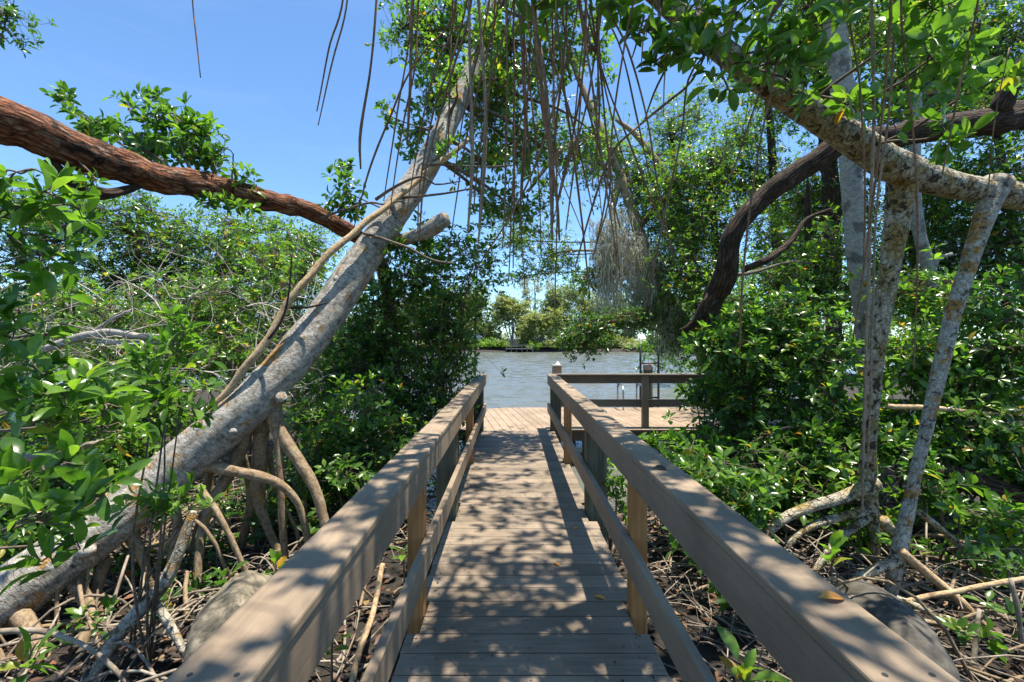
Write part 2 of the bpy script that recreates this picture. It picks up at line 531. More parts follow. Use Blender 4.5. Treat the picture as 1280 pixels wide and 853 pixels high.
xs = np.concatenate([[-900, -500, -250, -120, -60, -35], np.linspace(-22, -9, 14), np.linspace(-8.6, 8.6, 70), np.linspace(9, 22, 14), [35, 60, 120, 250, 500, 900]])
ys = np.concatenate([np.linspace(-60, -6, 8), np.linspace(-4, 12, 66), np.linspace(13, 40, 20), np.linspace(44, 84, 8), np.linspace(85, 96, 12), [100, 130, 200, 400, 900]])
grid('ground', xs, ys, ground_mat(), ground_z)
wx = np.concatenate([[-900, -300, -100, -40, -22], np.arange(-14, 30, .33), [36, 60, 120, 300, 900]])
wy = np.concatenate([[3.2, 5.], np.arange(6.2, 26, .13), np.arange(26, 86, .24), [88, 95.]])
WX, WY = np.meshgrid(wx, wy)
WZ = np.zeros_like(WX)
for k in range(26):                              # wind ripples: crests mostly across the view
    lam = rng.uniform(.55, 2.6); th = rng.normal(.12, .42); ph = rng.uniform(0, 6.28)
    kk = 2 * math.pi / lam
    env = .6 + .4 * np.sin(WX * rng.uniform(.1, .35) + WY * rng.uniform(.06, .2) + rng.uniform(0, 6.28))
    q = np.sin(kk * (WX * math.sin(th) + WY * math.cos(th)) + ph + .8 * np.sin(WX * .9 + k))
    WZ += .0098 * lam * env * (q + .35 * (q * q - .5))
WZ *= np.clip((WX + 22) / 8, 0, 1) * np.clip((36 - WX) / 6, 0, 1) * np.clip((90 - WY) / 5, 0, 1) * np.clip((WY - 5) / 2, 0, 1)
g = Geo(); nx, ny = len(wx), len(wy)
i, j = np.meshgrid(np.arange(ny - 1), np.arange(nx - 1), indexing='ij'); i, j = i.ravel(), j.ravel()
g.add(np.stack([WX.ravel(), WY.ravel(), WZ.ravel() - .66], 1), np.stack([i * nx + j, i * nx + j + 1, (i + 1) * nx + j + 1, (i + 1) * nx + j], 1))
kind(g.build('water', water_mat()), 'structure')

# ------------------------------------------------------------------ boardwalk, railings, platform
PITCH = .1445
POSTS = [(.75, .09, POST), (2.5, .09, POST), (3.98, .175, POST_GREEN), (5.62, .09, POST), (7.62, .175, POST_GREEN)]
XL, XR = -.437, .603            # inner faces of the two railings
bw = thing('boardwalk', 'straight brown boardwalk of crosswise boards running out to the water', 'boardwalk', (.08, 4, 0))
bm = bmesh.new()
y, i = -1.0, 0
while y < 7.66 - .05:
    y1 = min(y + PITCH - .0075, 7.655)
    x0, x1 = XL - .095 + random.uniform(-.004, .004), XR + .097 + random.uniform(-.004, .004)
    for yc, w, mt in POSTS:                      # boards notched round the posts
        if y < yc + w / 2 + .004 and y1 > yc - w / 2 - .004:
            x0, x1 = XL - .036, XR + .034
    bm_box(bm, x0, x1, y, y1, -.025 + random.uniform(-.0012, .0012), 0, .003)
    y += PITCH; i += 1
bm_obj('decking', bm, DECK, bw)
for xj in (-.46, .08, .62):
    bm = bmesh.new(); bm_box(bm, xj - .022, xj + .022, -1, 7.6, -.24, -.03, .004); bm_obj('joist', bm, JOIST, bw)
for yc in (-.3, 2.2, 4.25, 6.2):
    bm = bmesh.new(); bm_box(bm, -.62, .80, yc - .02, yc + .02, -.44, -.245, .004); bm_obj('cross_beam', bm, JOIST, bw)
g = Geo()
yy, V = -1.0, []
while yy < 7.5:
    for xj in (-.46, .08, .62):
        for dy in (.035, .105):
            V.append((xj + random.uniform(-.006, .006), yy + dy + random.uniform(-.004, .004)))
    yy += PITCH
V = np.array(V); ang = np.linspace(0, 2 * math.pi, 6, endpoint=False)
P = np.stack([V[:, None, 0] + .0045 * np.cos(ang), V[:, None, 1] + .0045 * np.sin(ang), np.full((len(V), 6), .0016)], 2)
g.add(P.reshape(-1, 3), np.arange(len(V) * 6).reshape(-1, 6))
kind(g.build('screw_pattern', METAL_DARK, bw), 'stuff')


def railing(name, label, inner, sgn):
    """sgn -1 left, +1 right; inner = x of the faces next to the walkway"""
    t = thing(name, label, 'railing', (inner + sgn * .07, 4, 0), 'boardwalk railings')
    X = lambda a, b: (min(inner + sgn * a, inner + sgn * b), max(inner + sgn * a, inner + sgn * b))
    bm = bmesh.new()
    for y0, y1 in ((-1.0, 1.93), (1.933, 5.6), (5.603, 7.86)):
        bm_box(bm, *X(-.002, .146), y0, y1, .8935, .923, .006, 2)
    bm_obj('top_rail', bm, RAIL, t)
    bm = bmesh.new()
    for y0, y1 in ((-1.0, 3.98), (3.983, 7.80)):
        bm_box(bm, *X(.003, .038), y0, y1, .752, .8925, .004)
    bm_obj('side_rail', bm, RAIL, t)
    bm = bmesh.new()
    for y0, y1 in ((-1.0, 2.5), (2.503, 7.80)):
        bm_box(bm, *X(0, .038), y0, y1, .284, .428, .004)
    bm_obj('lower_rail', bm, RAIL, t)
    g = Geo()
    ang = np.linspace(0, 2 * math.pi, 8, endpoint=False)
    for yc, w, mt in POSTS:
        for dy in (-w * .25, w * .25):
            for zz in (.79, .85, .32, .39):
                xx = inner + sgn * (.003 if zz > .5 else 0) - sgn * .0012
                g.add(np.stack([np.full(8, xx), yc + dy + .005 * np.cos(ang), zz + .005 * np.sin(ang)], 1), np.arange(8)[None])
            for uu in (.03, .11):
                g.add(np.stack([inner + sgn * uu + .005 * np.cos(ang), yc + dy + .005 * np.sin(ang), np.full(8, .9242)], 1), np.arange(8)[None])
    kind(g.build('screw_pattern', METAL_DARK, t), 'stuff')
    for yc, w, mt in POSTS:
        bm = bmesh.new()
        bm_box(bm, *X(.0395, .0395 + w), yc - w / 2, yc + w / 2, -.75 if w > .1 else -.28, .8925, .008 if w < .1 else .02, 2)
        bm_obj('post', bm, mt, t)
    return t


railing('railing', 'brown wooden railing along the left edge of the boardwalk', XL, -1)
railing('railing', 'brown wooden railing on the right that meets the cross rail at its corner', XR, 1)

pl = thing('dock_platform', 'wide sunlit dock platform of slanting boards at the end of the boardwalk', 'dock', (2, 9, 0))
bm = bmesh.new()
R10 = Matrix.Translation((0, 7.66, 0)) @ Matrix.Rotation(math.radians(10), 4, 'Z')
for k in range(-26, 92):
    bm_box(bm, k * PITCH, k * PITCH + PITCH - .006, -2.6, 4.5, -.028 + random.uniform(-.001, .001), -.003, .003, rot=R10)
for co, no in (((0, 7.662, 0), (0, -1, 0)), ((0, 10.22, 0), (0, 1, 0)), ((-1.25, 0, 0), (-1, 0, 0)), ((9.0, 0, 0), (1, 0, 0)), ((-.2, 10.2, 0), (-.42, .9, 0))):
    g = bm.verts[:] + bm.edges[:] + bm.faces[:]
    r = bmesh.ops.bisect_plane(bm, geom=g, plane_co=co, plane_no=no, clear_outer=True)
    cut = [e for e in r['geom_cut'] if isinstance(e, bmesh.types.BMEdge)]
    bmesh.ops.holes_fill(bm, edges=cut, sides=0)
bm_obj('decking', bm, DECK_PLAT, pl)
bm = bmesh.new(); bm_box(bm, -1.1, 9, 7.70, 7.74, -.2, -.032, .004); bm_obj('edge_beam', bm, JOIST, pl)
bm = bmesh.new(); bm_box(bm, -.1, 9, 10.12, 10.16, -.2, -.032, .004); bm_obj('edge_beam', bm, JOIST, pl)
for xp in (-1.0, 1.3, 3.6, 5.9, 8.2):
    for yp in (7.84, 9.95):
        bm = bmesh.new(); bm_box(bm, xp - .08, xp + .08, yp - .08, yp + .08, -1.2, -.034, .01); bm_obj('support_post', bm, POST_GREEN, pl)

cr = thing('cross_railing', 'dark railing running off to the right along the near side of the dock platform', 'railing', (3, 7.85, 0))
bm = bmesh.new(); bm_box(bm, .752, 8.6, 7.79, 7.93, .8935, .923, .006, 2); bm_obj('top_rail', bm, RAIL_X, cr)
bm = bmesh.new(); bm_box(bm, .752, 8.6, 7.915, 7.95, .752, .8925, .004); bm_obj('side_rail', bm, RAIL_X, cr)
bm = bmesh.new(); bm_box(bm, .752, 8.6, 7.915, 7.95, .345, .475, .004); bm_obj('lower_rail', bm, RAIL_X, cr)
for xp in (2.3, 4.2, 6.1, 8.2):
    bm = bmesh.new(); bm_box(bm, xp - .055, xp + .055, 7.815, 7.9135, -.002, .8925, .008, 2); bm_obj('post', bm, RAIL if xp < 3 else RAIL_X, cr)


def lathe(geo, c, prof, S=20):
    V = np.array([[c[0] + r * math.cos(a), c[1] + r * math.sin(a), z] for r, z in prof for a in np.linspace(0, 2 * math.pi, S, endpoint=False)])
    n = len(prof)
    i, j = np.meshgrid(np.arange(n - 1), np.arange(S), indexing='ij'); i, j = i.ravel(), j.ravel(); j2 = (j + 1) % S
    geo.add(V, np.stack([i * S + j, i * S + j2, (i + 1) * S + j2, (i + 1) * S + j], 1))


def pile(label, x, y, r, top, cap):
    t = thing('mooring_pile', label, 'pile', (x, y, -1))
    g = Geo(); lathe(g, (x, y), [(r * 1.03, -1.5), (r, 0), (r * .98, top - .02), (r * .9, top), (.001, top + .004)]); g.build('pile_shaft', POST_GREEN, t)
    g = Geo()
    if cap == 'cone':
        lathe(g, (x, y), [(r * 1.12, top - .05), (r * 1.12, top + .015), (r * .55, top + .1), (.001, top + .15)])
        g.build('cap', WHITE, t)
    else:
        lathe(g, (x, y), [(r * 1.0, top - .10), (r * 1.08, top - .09), (r * 1.08, top + .015), (r * .8, top + .05), (.001, top + .07)])
        g.build('cap', PILE_CAP, t)


p = at(696, 470, 10.45)
pt = thing('mooring_post', 'square dock post with pale flat cap just beyond the railing corner', 'post', (p[0], p[1], -1))
bm = bmesh.new(); bm_box(bm, p[0] - .1, p[0] + .1, p[1] - .1, p[1] + .1, -1.4, .9, .012, 2); bm_obj('post_shaft', bm, RAIL, pt)
bm = bmesh.new(); bm_box(bm, p[0] - .115, p[0] + .115, p[1] - .115, p[1] + .115, .902, .945, .012, 2); bm_obj('cap', bm, PILE_CAP, pt)
g = Geo(); lathe(g, (p[0] + .02, p[1]), [(.06, .946), (.055, .96), (.025, 1.0), (.001, 1.03)])
tag(g.build('pile_topper', WHITE), 'small white cone resting on top of the square dock post', 'cone')
q = at(810, 470, 10.5); pile('round grey mooring pile standing in front of the tall dock ladder', q[0], q[1], .105, .93, 'flat')

ld = thing('swim_ladder', 'low steel swim ladder whose two hooped handles stand at the dock edge', 'ladder', (2.6, 10.1, 0))
for xx in (2.4, 2.83):
    g = Geo(); pts = [(xx, 9.82, -.02, .019), (xx, 9.82, .38, .019)] + [(xx, 10.08 - .26 * math.cos(a), .38 + .16 * math.sin(a), .019) for a in np.linspace(.4, math.pi - .4, 6)] + [(xx, 10.34, .38, .019), (xx, 10.34, -1.3, .019)]
    tube(g, pts, 8, .03, 0); g.build('handle', METAL_STEEL, ld)
for zz in (-.25, -.55, -.85):
    g = Geo(); tube(g, [(2.42, 10.34, zz, .018), (2.81, 10.34, zz, .018)], 8, .2, 0); g.build('rung', METAL_STEEL, ld)
ld = thing('dock_ladder', 'tall dark metal ladder rising above the railing at the far dock edge', 'ladder', (3.13, 10.4, 0))
for xx in (2.93, 3.34):
    g = Geo(); tube(g, [(xx, 10.38, -1.3, .026), (xx, 10.38, 1.37, .026)], 8, .3, 0); g.build('upright', METAL_DARK, ld)
for zz in (-.6, -.2, .2, .6, .985):
    g = Geo(); tube(g, [(2.95, 10.38, zz, .02), (3.32, 10.38, zz, .02)], 8, .2, 0); g.build('rung', METAL_DARK, ld)


# ------------------------------------------------------------------ plants
def in_ball(n, shell=.45):
    d = nrm(rng.normal(0, 1, (n, 3)))
    return d * (rng.random((n, 1)) ** shell)


def foliage(root, blobs, L, detail, stem=None, mat=None, tmat=None, cov=2.2, nl=7, stem_r=.03, upd=.6, clump=10, name='crown', keep=.85, world=False, stem_name='branches', spread=(28, 84), tight=.30, ratio=.43):
    """blobs: px, py, Y, rx px, ry px, depth radius m [, coverage]. stem: the point (or a callable) its branches grow from."""
    gl, gs = Geo(), Geo()
    for bl in blobs:
        cv = bl[6] if len(bl) > 6 else cov
        if world:
            c = np.array(bl[:3], float); R = np.array(bl[3:6], float); n = int(cv)
        else:
            px, py, Y, rx, ry, rz = bl[:6]
            c = at(px, py, Y); R = np.array([rx * Y / FPX, rz, ry * Y / FPX])
            n = int(cv * math.pi * rx * ry / (nl * keep * .135 * L * L * (FPX / Y) ** 2)) + 2
        m = max(2, n // clump)
        sc = c + in_ball(m, .5) * R
        k = rng.integers(0, m, n)
        P = sc[k] + rng.normal(0, 1, (n, 3)) * np.minimum(R * tight, .32 + .4 * L)
        gz = -.40
        P[:, 2] = np.maximum(P[:, 2], gz)
        D = nrm(upd * UP + .75 * (P - c) / np.maximum(R, .05) * .7 + rng.normal(0, .38, (n, 3)))
        rosettes(gl, P, D, L, detail, nl, keep=keep, spread=spread, ratio=ratio)
        A = sc[k]
        B = P - D * .02
        Q = bend(A, B, 4, .1)
        sticks(gs, Q, np.tile(np.array([.0042, .0034, .0028, .0022]) * (.6 + 4 * L), (n, 1)), 3)
        Q = bend(np.repeat(c[None], m, 0), sc, 5, .12)
        sticks(gs, Q, np.tile(np.linspace(stem_r * .42, .006, 5), (m, 1)), 4)
        if stem is not None:
            s = stem(c) if callable(stem) else np.array(stem, float)
            Q = bend(s[None], c[None], 9, .03)
            sticks(gs, Q, np.linspace(stem_r, stem_r * .42, 9)[None], 6)
    gs.build(stem_name, tmat or TWIG, root)
    return gl.build(name, mat or LEAF_MID, root)


def nearest(path):
    P = np.asarray(path, float)[:, :3]
    def f(c):
        q = spline(P, 60)
        d = np.linalg.norm(q - c, axis=1) + .4 * np.maximum(0, q[:, 2] - c[2])
        return q[np.argmin(d)]
    return f


def shrub(label, blobs, L=.1, detail=1, mat=None, cov=2.9, base=None, cat='shrub', group='mangrove shrubs', name='mangrove_shrub', tmat=None, upd=.7, **kw):
    b0 = at(*blobs[0][:3])
    bx, by = (b0[0], b0[1] + .2) if base is None else base
    gz = ground_z(bx, by)
    t = thing(name, label, cat, (bx, by, gz), group)
    st = np.array([bx, by, gz]); sr = kw.pop('stem_r', .016); fork = kw.pop('fork', None)
    kw.setdefault('tight', .42)
    if fork is not None:
        g = Geo(); tube(g, [(bx, by, gz - .05, sr * 2), ((bx + fork[0]) / 2 + .04, (by + fork[1]) / 2, (gz + fork[2]) / 2, sr * 1.7), (*fork, sr * 1.3)], 7, .06, .1, 8.); g.build('main_stem', tmat or TWIG, t)
        st = np.array(fork, float)
    foliage(t, blobs, L, detail, lambda c: st + rng.normal(0, .012, 3) * np.array([1, 1, 0]), mat, tmat, cov, stem_name='stems', name='foliage', stem_r=sr, upd=upd, **kw)
    return t


def tree(label, trunk, blobs, L=.1, detail=1, bmat=None, mat=None, cov=2., branches=(), name='mangrove_tree', cat='tree', group='mangrove trees', amp=.08, base=None, S=12, seed=1, tmat=None, wob=0., **kw):
    P = np.array(pix(trunk))
    b = P[np.argmin(P[:, 2])]
    t = thing(name, label, cat, b[:3], group)
    g = Geo(); tube(g, P, S, .07, amp, 4., seed, wob); g.build('trunk', bmat or BARK_DARK, t)
    for br in branches:
        g = Geo(); tube(g, pix(br), 8, .08, amp, 5., seed + 2); g.build('branch', bmat or BARK_DARK, t)
    if blobs:
        foliage(t, blobs, L, detail, nearest(P), mat, tmat, cov, **kw)
    return t


def on_ground(px, py, Y):
    p = at(px, py, Y); return p


# ---- leaning grey mangrove on the left
LT = [(-70, 800, 2.95, 86), (15, 742, 3.15, 80), (100, 682, 3.4, 72), (200, 602, 3.75, 64), (272, 542, 3.95, 60), (340, 478, 4.15, 55), (400, 405, 4.45, 52), (446, 337, 4.75, 47), (488, 275, 5.0, 42), (530, 213, 5.35, 37),
      (562, 150, 5.7, 30), (592, 85, 6.1, 24), (618, 5, 6.6, 19), (636, -80, 7.0, 15), (650, -170, 7.3, 11)]
LP = np.array(pix(LT, .92))
lean = thing('leaning_mangrove', 'thick grey mangrove leaning across the left side on a cluster of stilt roots', 'tree', (LP[0][0], LP[0][1], -.5), 'mangrove trees')
g = Geo(); tube(g, LP, 28, .05, .075, 3.5, 3); g.build('trunk', BARK_GREY, lean)
g = Geo(); tube(g, pix([(480, 308, 5.0, 14), (505, 300, 4.95, 15), (528, 292, 4.9, 19), (546, 281, 4.85, 23), (558, 273, 4.82, 19)]), 12, .04, .2, 6., 5); g.build('broken_branch', BARK_GREY, lean)


def roots(parent, lists, mat=BARK_ROOT, amp=.1, name='prop_root', wob=.02, scale=.68):
    for k, r in enumerate(lists):
        g = Geo(); tube(g, pix(r, scale), 10, .05, amp, 7., k + 1, wob); g.build(name, mat, parent)


roots(lean, [
    [(338, 505, 4.15, 40), (352, 545, 4.1, 30), (375, 580, 4.05, 24), (395, 615, 4.0, 21), (408, 660, 3.95, 19), (415, 720, 3.9, 16)],
    [(346, 515, 4.1, 20), (351, 570, 4.05, 16), (353, 630, 4.0, 15), (356, 712, 4.0, 14)],
    [(328, 515, 4.2, 36), (326, 570, 4.2, 30), (322, 612, 4.2, 32), (330, 650, 4.2, 20), (352, 700, 4.15, 15)],
    [(324, 600, 4.25, 24), (312, 640, 4.3, 18), (296, 698, 4.3, 14)],
    [(308, 525, 4.15, 34), (296, 570, 4.1, 26), (280, 605, 4.0, 22), (262, 632, 3.9, 20), (248, 690, 3.75, 17), (245, 770, 3.6, 13)],
    [(250, 582, 3.85, 22), (290, 590, 3.85, 21), (330, 598, 3.85, 20), (358, 614, 3.9, 17), (378, 645, 3.95, 15), (392, 715, 4.0, 13)],
    [(300, 560, 4.3, 22), (310, 600, 4.4, 16), (318, 660, 4.5, 12), (330, 690, 4.5, 10)],
    [(272, 560, 4.1, 24), (262, 600, 4.2, 16), (275, 650, 4.2, 13), (300, 690, 4.2, 11), (325, 722, 4.15, 10)],
    [(250, 610, 3.7, 16), (270, 640, 3.55, 13), (292, 680, 3.5, 12), (318, 745, 3.5, 12)],
    [(215, 622, 3.8, 26), (222, 660, 3.75, 20), (212, 705, 3.7, 16), (205, 780, 3.6, 12)],
    [(160, 665, 3.6, 34), (178, 700, 3.6, 22), (192, 750, 3.6, 17), (210, 800, 3.5, 14)],
    [(130, 700, 3.5, 30), (120, 745, 3.4, 24), (132, 800, 3.3, 18), (150, 860, 3.2, 15)],
    [(20, 760, 3.1, 60), (42, 795, 3.0, 46), (55, 840, 2.9, 40), (62, 900, 2.85, 36)],
    [(90, 720, 3.35, 40), (112, 765, 3.2, 28), (100, 810, 3.05, 22), (80, 860, 2.95, 18)],
    [(344, 520, 4.3, 18), (365, 560, 4.5, 12), (380, 620, 4.6, 10), (385, 690, 4.6, 9)],
    [(335, 560, 4.3, 14), (345, 610, 4.4, 10), (370, 660, 4.4, 9), (377, 710, 4.3, 8)],
])
tw = [[(455, 292, 4.7, 5), (500, 305, 4.6, 4), (535, 324, 4.6, 4), (566, 328, 4.6, 3)], [(530, 207, 5.1, 4), (570, 208, 5.1, 3), (610, 210, 5.1, 3), (650, 206, 5.2, 2)],
      [(468, 250, 4.9, 6), (500, 230, 4.9, 5), (530, 222, 4.9, 4), (545, 232, 4.9, 3), (575, 226, 4.9, 2)], [(500, 250, 4.95, 5), (540, 245, 4.95, 4), (590, 236, 5, 3)], [(400, 275, 4.8, 4), (455, 255, 4.8, 4), (480, 258, 4.8, 3), (505, 252, 4.8, 3)]]
roots(lean, tw, TWIG, 0, 'branch', .03, .8)
foliage(lean, [(505, 35, 6.4, 34, 36, .6, 1.7), (560, 50, 6.4, 46, 50, .7, 2.2), (545, 120, 6.2, 36, 36, .5, 1.8), (520, 165, 6.0, 26, 24, .4, 1.3), (615, 140, 6.6, 44, 56, .7, 2.0), (640, 50, 6.8, 50, 60, .8, 2.0), (598, 205, 6.4, 34, 30, .5, 1.5), (700, 80, 7.2, 40, 56, .8, 1.1),
               (655, 190, 7.0, 40, 50, .7, 1.3), (705, 200, 7.2, 40, 40, .7, 1.0), (650, 270, 7.0, 40, 36, .6, 1.2), (700, 5, 7.2, 60, 30, .8, 1.5), (612, 255, 6.6, 34, 30, .5, 1.2), (745, 60, 7.4, 26, 36, .6, .7), (745, 170, 7.4, 26, 36, .6, .7),
               (572, 120, 5.3, 24, 24, .2, 1.2), (600, 40, 5.7, 26, 30, .3, 1.3), (618, 100, 5.9, 24, 24, .2, 1.0), (556, 188, 5.1, 16, 14, .15, .9)], .1, 2, nearest(LP), LEAF_BRIGHT)  # brighter leaf colour puts sunlight into this crown
# unseen upper boughs, added to shade the far half of the walkway
foliage(lean, [(1.0, 5.2, 6.7, .7, .6, .3, 55), (.9, 6.1, 7.2, .7, .6, .3, 60), (.75, 7.0, 7.9, .7, .6, .3, 55), (1.45, 6.5, 7.6, .6, .6, .3, 34), (.6, 4.6, 6.3, .5, .5, .25, 30)], .115, 2, nearest(LP), LEAF_MID, stem_r=.03, world=True, clump=7, tight=.45, name='shade_crown', stem_name='shade_branches')
for bl in [(432, 240, 4.9, 26, 30, .2, 1.8), (478, 142, 5.6, 18, 12, .15, 1.2), (520, 300, 4.9, 30, 22, .2, 1.3)]:
    foliage(lean, [bl], .1, 3, nearest(LP), LEAF_MID, stem_r=.012, name='leaf_spray', stem_name='twigs')

for k, (a, b, Y, d) in enumerate([(318, 478, 4.0, 9), (356, 430, 4.2, 8), (420, 350, 4.5, 7), (428, 372, 4.55, 8), (292, 540, 3.85, 9), (352, 500, 4.02, 12), (505, 238, 5.0, 6), (110, 690, 3.2, 14)]):
    P0 = at(a, b, Y); q = LP[np.argmin(np.linalg.norm(LP[:, :3] - P0, axis=1)), :3]
    out = nrm(at(a, b, Y - .2) - q)
    r = d / 2 * Y / FPX
    g = Geo(); tube(g, [np.append(P0 - out * .12, r * 1.5), np.append(P0 - out * .03, r * 1.25), np.append(P0 + out * .012, r), np.append(P0 + out * .02, r * .5)], 10, .015, .3, 20., k)
    g.build('knot', BARK_GREY, lean)

# ---- tan branch leaning on it, dark thin twigs
g = Geo(); tube(g, pix([(264, 508, 3.85, 6), (292, 478, 3.92, 10), (322, 440, 4.0, 11), (350, 394, 4.1, 10.5), (378, 352, 4.2, 10), (420, 308, 4.4, 9), (462, 275, 4.65, 8.5), (505, 240, 4.9, 7), (548, 205, 5.2, 8), (585, 175, 5.4, 5)]), 10, .05, .2, 11., 2, .03)
lb = thing('leaning_branch', 'long tan bare branch resting along the grey leaning trunk', 'branch', at(262, 505, 3.85))
g.build('stick', BARK_TAN, lb)
roots(lb, [[(320, 442, 4.05, 6), (350, 405, 4.0, 5), (362, 370, 4.0, 4), (365, 318, 4.0, 3)], [(360, 385, 4.2, 6), (385, 384, 4.2, 4), (410, 378, 4.2, 3)]], TWIG_DARK, 0, 'side_twig', .02)

# ---- red-barked limb at upper left
RT = [(-90, 120, 2.65, 74), (0, 152, 2.95, 64), (60, 175, 3.15, 58), (120, 199, 3.4, 50), (180, 219, 3.75, 42), (250, 234, 4.15, 36), (320, 248, 4.5, 31), (385, 264, 4.95, 27), (425, 285, 5.25, 24), (455, 305, 5.6, 20), (478, 335, 6.0, 18), (487, 390, 6.6, 18), (490, 470, 7.0, 20), (490, 640, 7.1, 24)]
RP = np.array(pix(RT, .88))
rl = thing('red_barked_mangrove', 'reddish brown flaky limb arching down from the upper left to behind the grey trunk', 'tree', (RP[-1][0], RP[-1][1], -.6), 'mangrove trees')
g = Geo(); tube(g, RP, 26, .03, .2, 6., 8, .045); g.build('limb', BARK_RED, rl)
roots(rl, [[(60, 205, 3.2, 30), (95, 232, 3.25, 26), (125, 243, 3.35, 24), (150, 240, 3.5, 16), (175, 232, 3.7, 14)]], BARK_DARK, .2, 'side_branch', .0)
foliage(rl, [(225, 152, 4.3, 46, 32, .3, 1.5), (185, 185, 4.3, 44, 28, .3, 1.7), (262, 178, 4.3, 40, 34, .25, 1.5), (292, 205, 4.3, 18, 30, .2, 1.2), (125, 152, 4.5, 45, 18, .3, 1.6), (150, 172, 4.4, 40, 25, .3, 1.6), (75, 126, 4.8, 24, 12, .2, 1.2), (160, 138, 4.7, 20, 12, .2, 1.2), (200, 128, 4.4, 20, 10, .2, 1.2)],
        .105, 3, nearest(RP), LEAF_MID, stem_r=.014, name='leaf_spray', stem_name='twigs')
for bl in [(262, 250, 4.0, 22, 10, .12, 1.4), (300, 258, 4.2, 22, 12, .12, 1.2), (120, 225, 3.2, 18, 14, .12, .9)]:
    foliage(rl, [bl], .085, 3, nearest(RP), LEAF_MID, stem_r=.01, name='leaf_spray', stem_name='twigs')

# ---- yellow lichen mangrove on the right whose limb passes overhead
YT = [(1345, 262, 4.0, 42), (1280, 247, 3.85, 39), (1225, 238, 3.78, 37), (1170, 227, 3.72, 42), (1115, 206, 3.62, 52), (1050, 165, 3.45, 48), (1000, 132, 3.25, 46), (950, 100, 3.08, 43), (900, 62, 2.92, 40), (850, 20, 2.75, 38), (780, -45, 2.55, 36), (700, -95, 2.45, 33), (600, -120, 2.4, 30), (500, -130, 2.35, 26), (380, -140, 2.3, 20), (210, -150, 2.25, 12)]
YP = np.array(pix(YT, .9))
ym = thing('lichen_mangrove', 'two-legged mangrove with yellow lichen bark on the right, trailing thin roots overhead', 'tree', (at(1092, 690, 4.1)[0], 4.1, -.5), 'mangrove trees')
g = Geo(); tube(g, YP, 26, .05, .08, 4., 4); g.build('limb', BARK_YELLOW, ym)
YB = [(790, -40, 2.55, 34), (900, -95, 2.42, 26), (1010, -105, 2.4, 22), (1130, -105, 2.4, 18), (1300, -100, 2.5, 10)]
g = Geo(); tube(g, pix(YB), 10, .06, .08, 5., 5); g.build('branch', BARK_YELLOW, ym)
g = Geo(); tube(g, pix([(1132, 205, 3.68, 54), (1126, 248, 3.74, 42), (1115, 320, 3.82, 31), (1104, 385, 3.9, 28), (1093, 460, 3.97, 25), (1087, 540, 4.03, 22), (1085, 600, 4.07, 24), (1091, 650, 4.1, 18), (1096, 740, 4.12, 14)], .93), 20, .05, .09, 5., 6); g.build('trunk', BARK_YELLOW, ym)
g = Geo(); tube(g, pix([(1246, 228, 3.77, 46), (1235, 258, 3.74, 33), (1214, 322, 3.7, 26), (1192, 390, 3.66, 24), (1180, 440, 3.63, 25), (1166, 500, 3.6, 22), (1150, 570, 3.57, 20), (1138, 625, 3.54, 20), (1124, 690, 3.5, 25), (1113, 745, 3.47, 20), (1108, 800, 3.45, 14)], .93), 18, .05, .08, 5., 7); g.build('trunk', BARK_WHITE, ym)
roots(ym, [
    [(1092, 605, 4.08, 26), (1055, 620, 4.0, 20), (1010, 635, 3.9, 19), (965, 660, 3.8, 18), (935, 700, 3.7, 15), (925, 760, 3.65, 13)],
    [(1085, 640, 4.1, 18), (1045, 648, 3.95, 14), (1005, 665, 3.85, 13), (978, 690, 3.8, 12), (960, 740, 3.75, 10)],
    [(1088, 645, 4.1, 18), (1070, 660, 3.95, 15), (1035, 690, 3.8, 13), (1010, 730, 3.7, 11)],
    [(1128, 700, 3.5, 24), (1095, 712, 3.4, 20), (1060, 730, 3.3, 17), (1035, 752, 3.2, 15), (1020, 800, 3.15, 12)],
    [(1105, 650, 4.12, 18), (1130, 690, 4.2, 14), (1150, 735, 4.2, 11)],
    [(1150, 640, 3.6, 10), (1180, 665, 3.7, 10), (1230, 720, 3.7, 11), (1290, 800, 3.6, 11)],
], BARK_YELLOW, .14, scale=.8)
foliage(ym, [(840, 30, 2.35, 40, 34, .15, 1.6), (880, 70, 2.4, 46, 34, .15, 1.7), (920, 25, 2.5, 50, 34, .2, 1.7), (960, 60, 2.5, 44, 40, .2, 1.6), (905, 100, 2.45, 20, 22, .1, 1.2), (1010, 35, 2.6, 44, 36, .2, 1.4), (985, 95, 2.6, 24, 26, .12, 1.3), (1055, 130, 2.7, 26, 22, .12, 1.2),
             (1130, 40, 2.8, 50, 36, .2, 1.3), (1170, 80, 2.8, 44, 30, .2, 1.4), (1225, 30, 2.7, 50, 34, .2, 1.3), (1180, 165, 2.9, 26, 26, .12, 1.2), (1270, 90, 2.8, 24, 30, .15, 1.3), (1100, 150, 2.9, 18, 18, .1, 1.0), (760, 5, 2.35, 50, 14, .15, 1.0), (680, 5, 2.35, 36, 18, .12, 1.0), (820, 80, 2.4, 14, 20, .1, 1.0)],
        .125, 3, nearest(YP), LEAF_BRIGHT, stem_r=.012, name='leaf_spray', stem_name='twigs', tight=.4, clump=6)
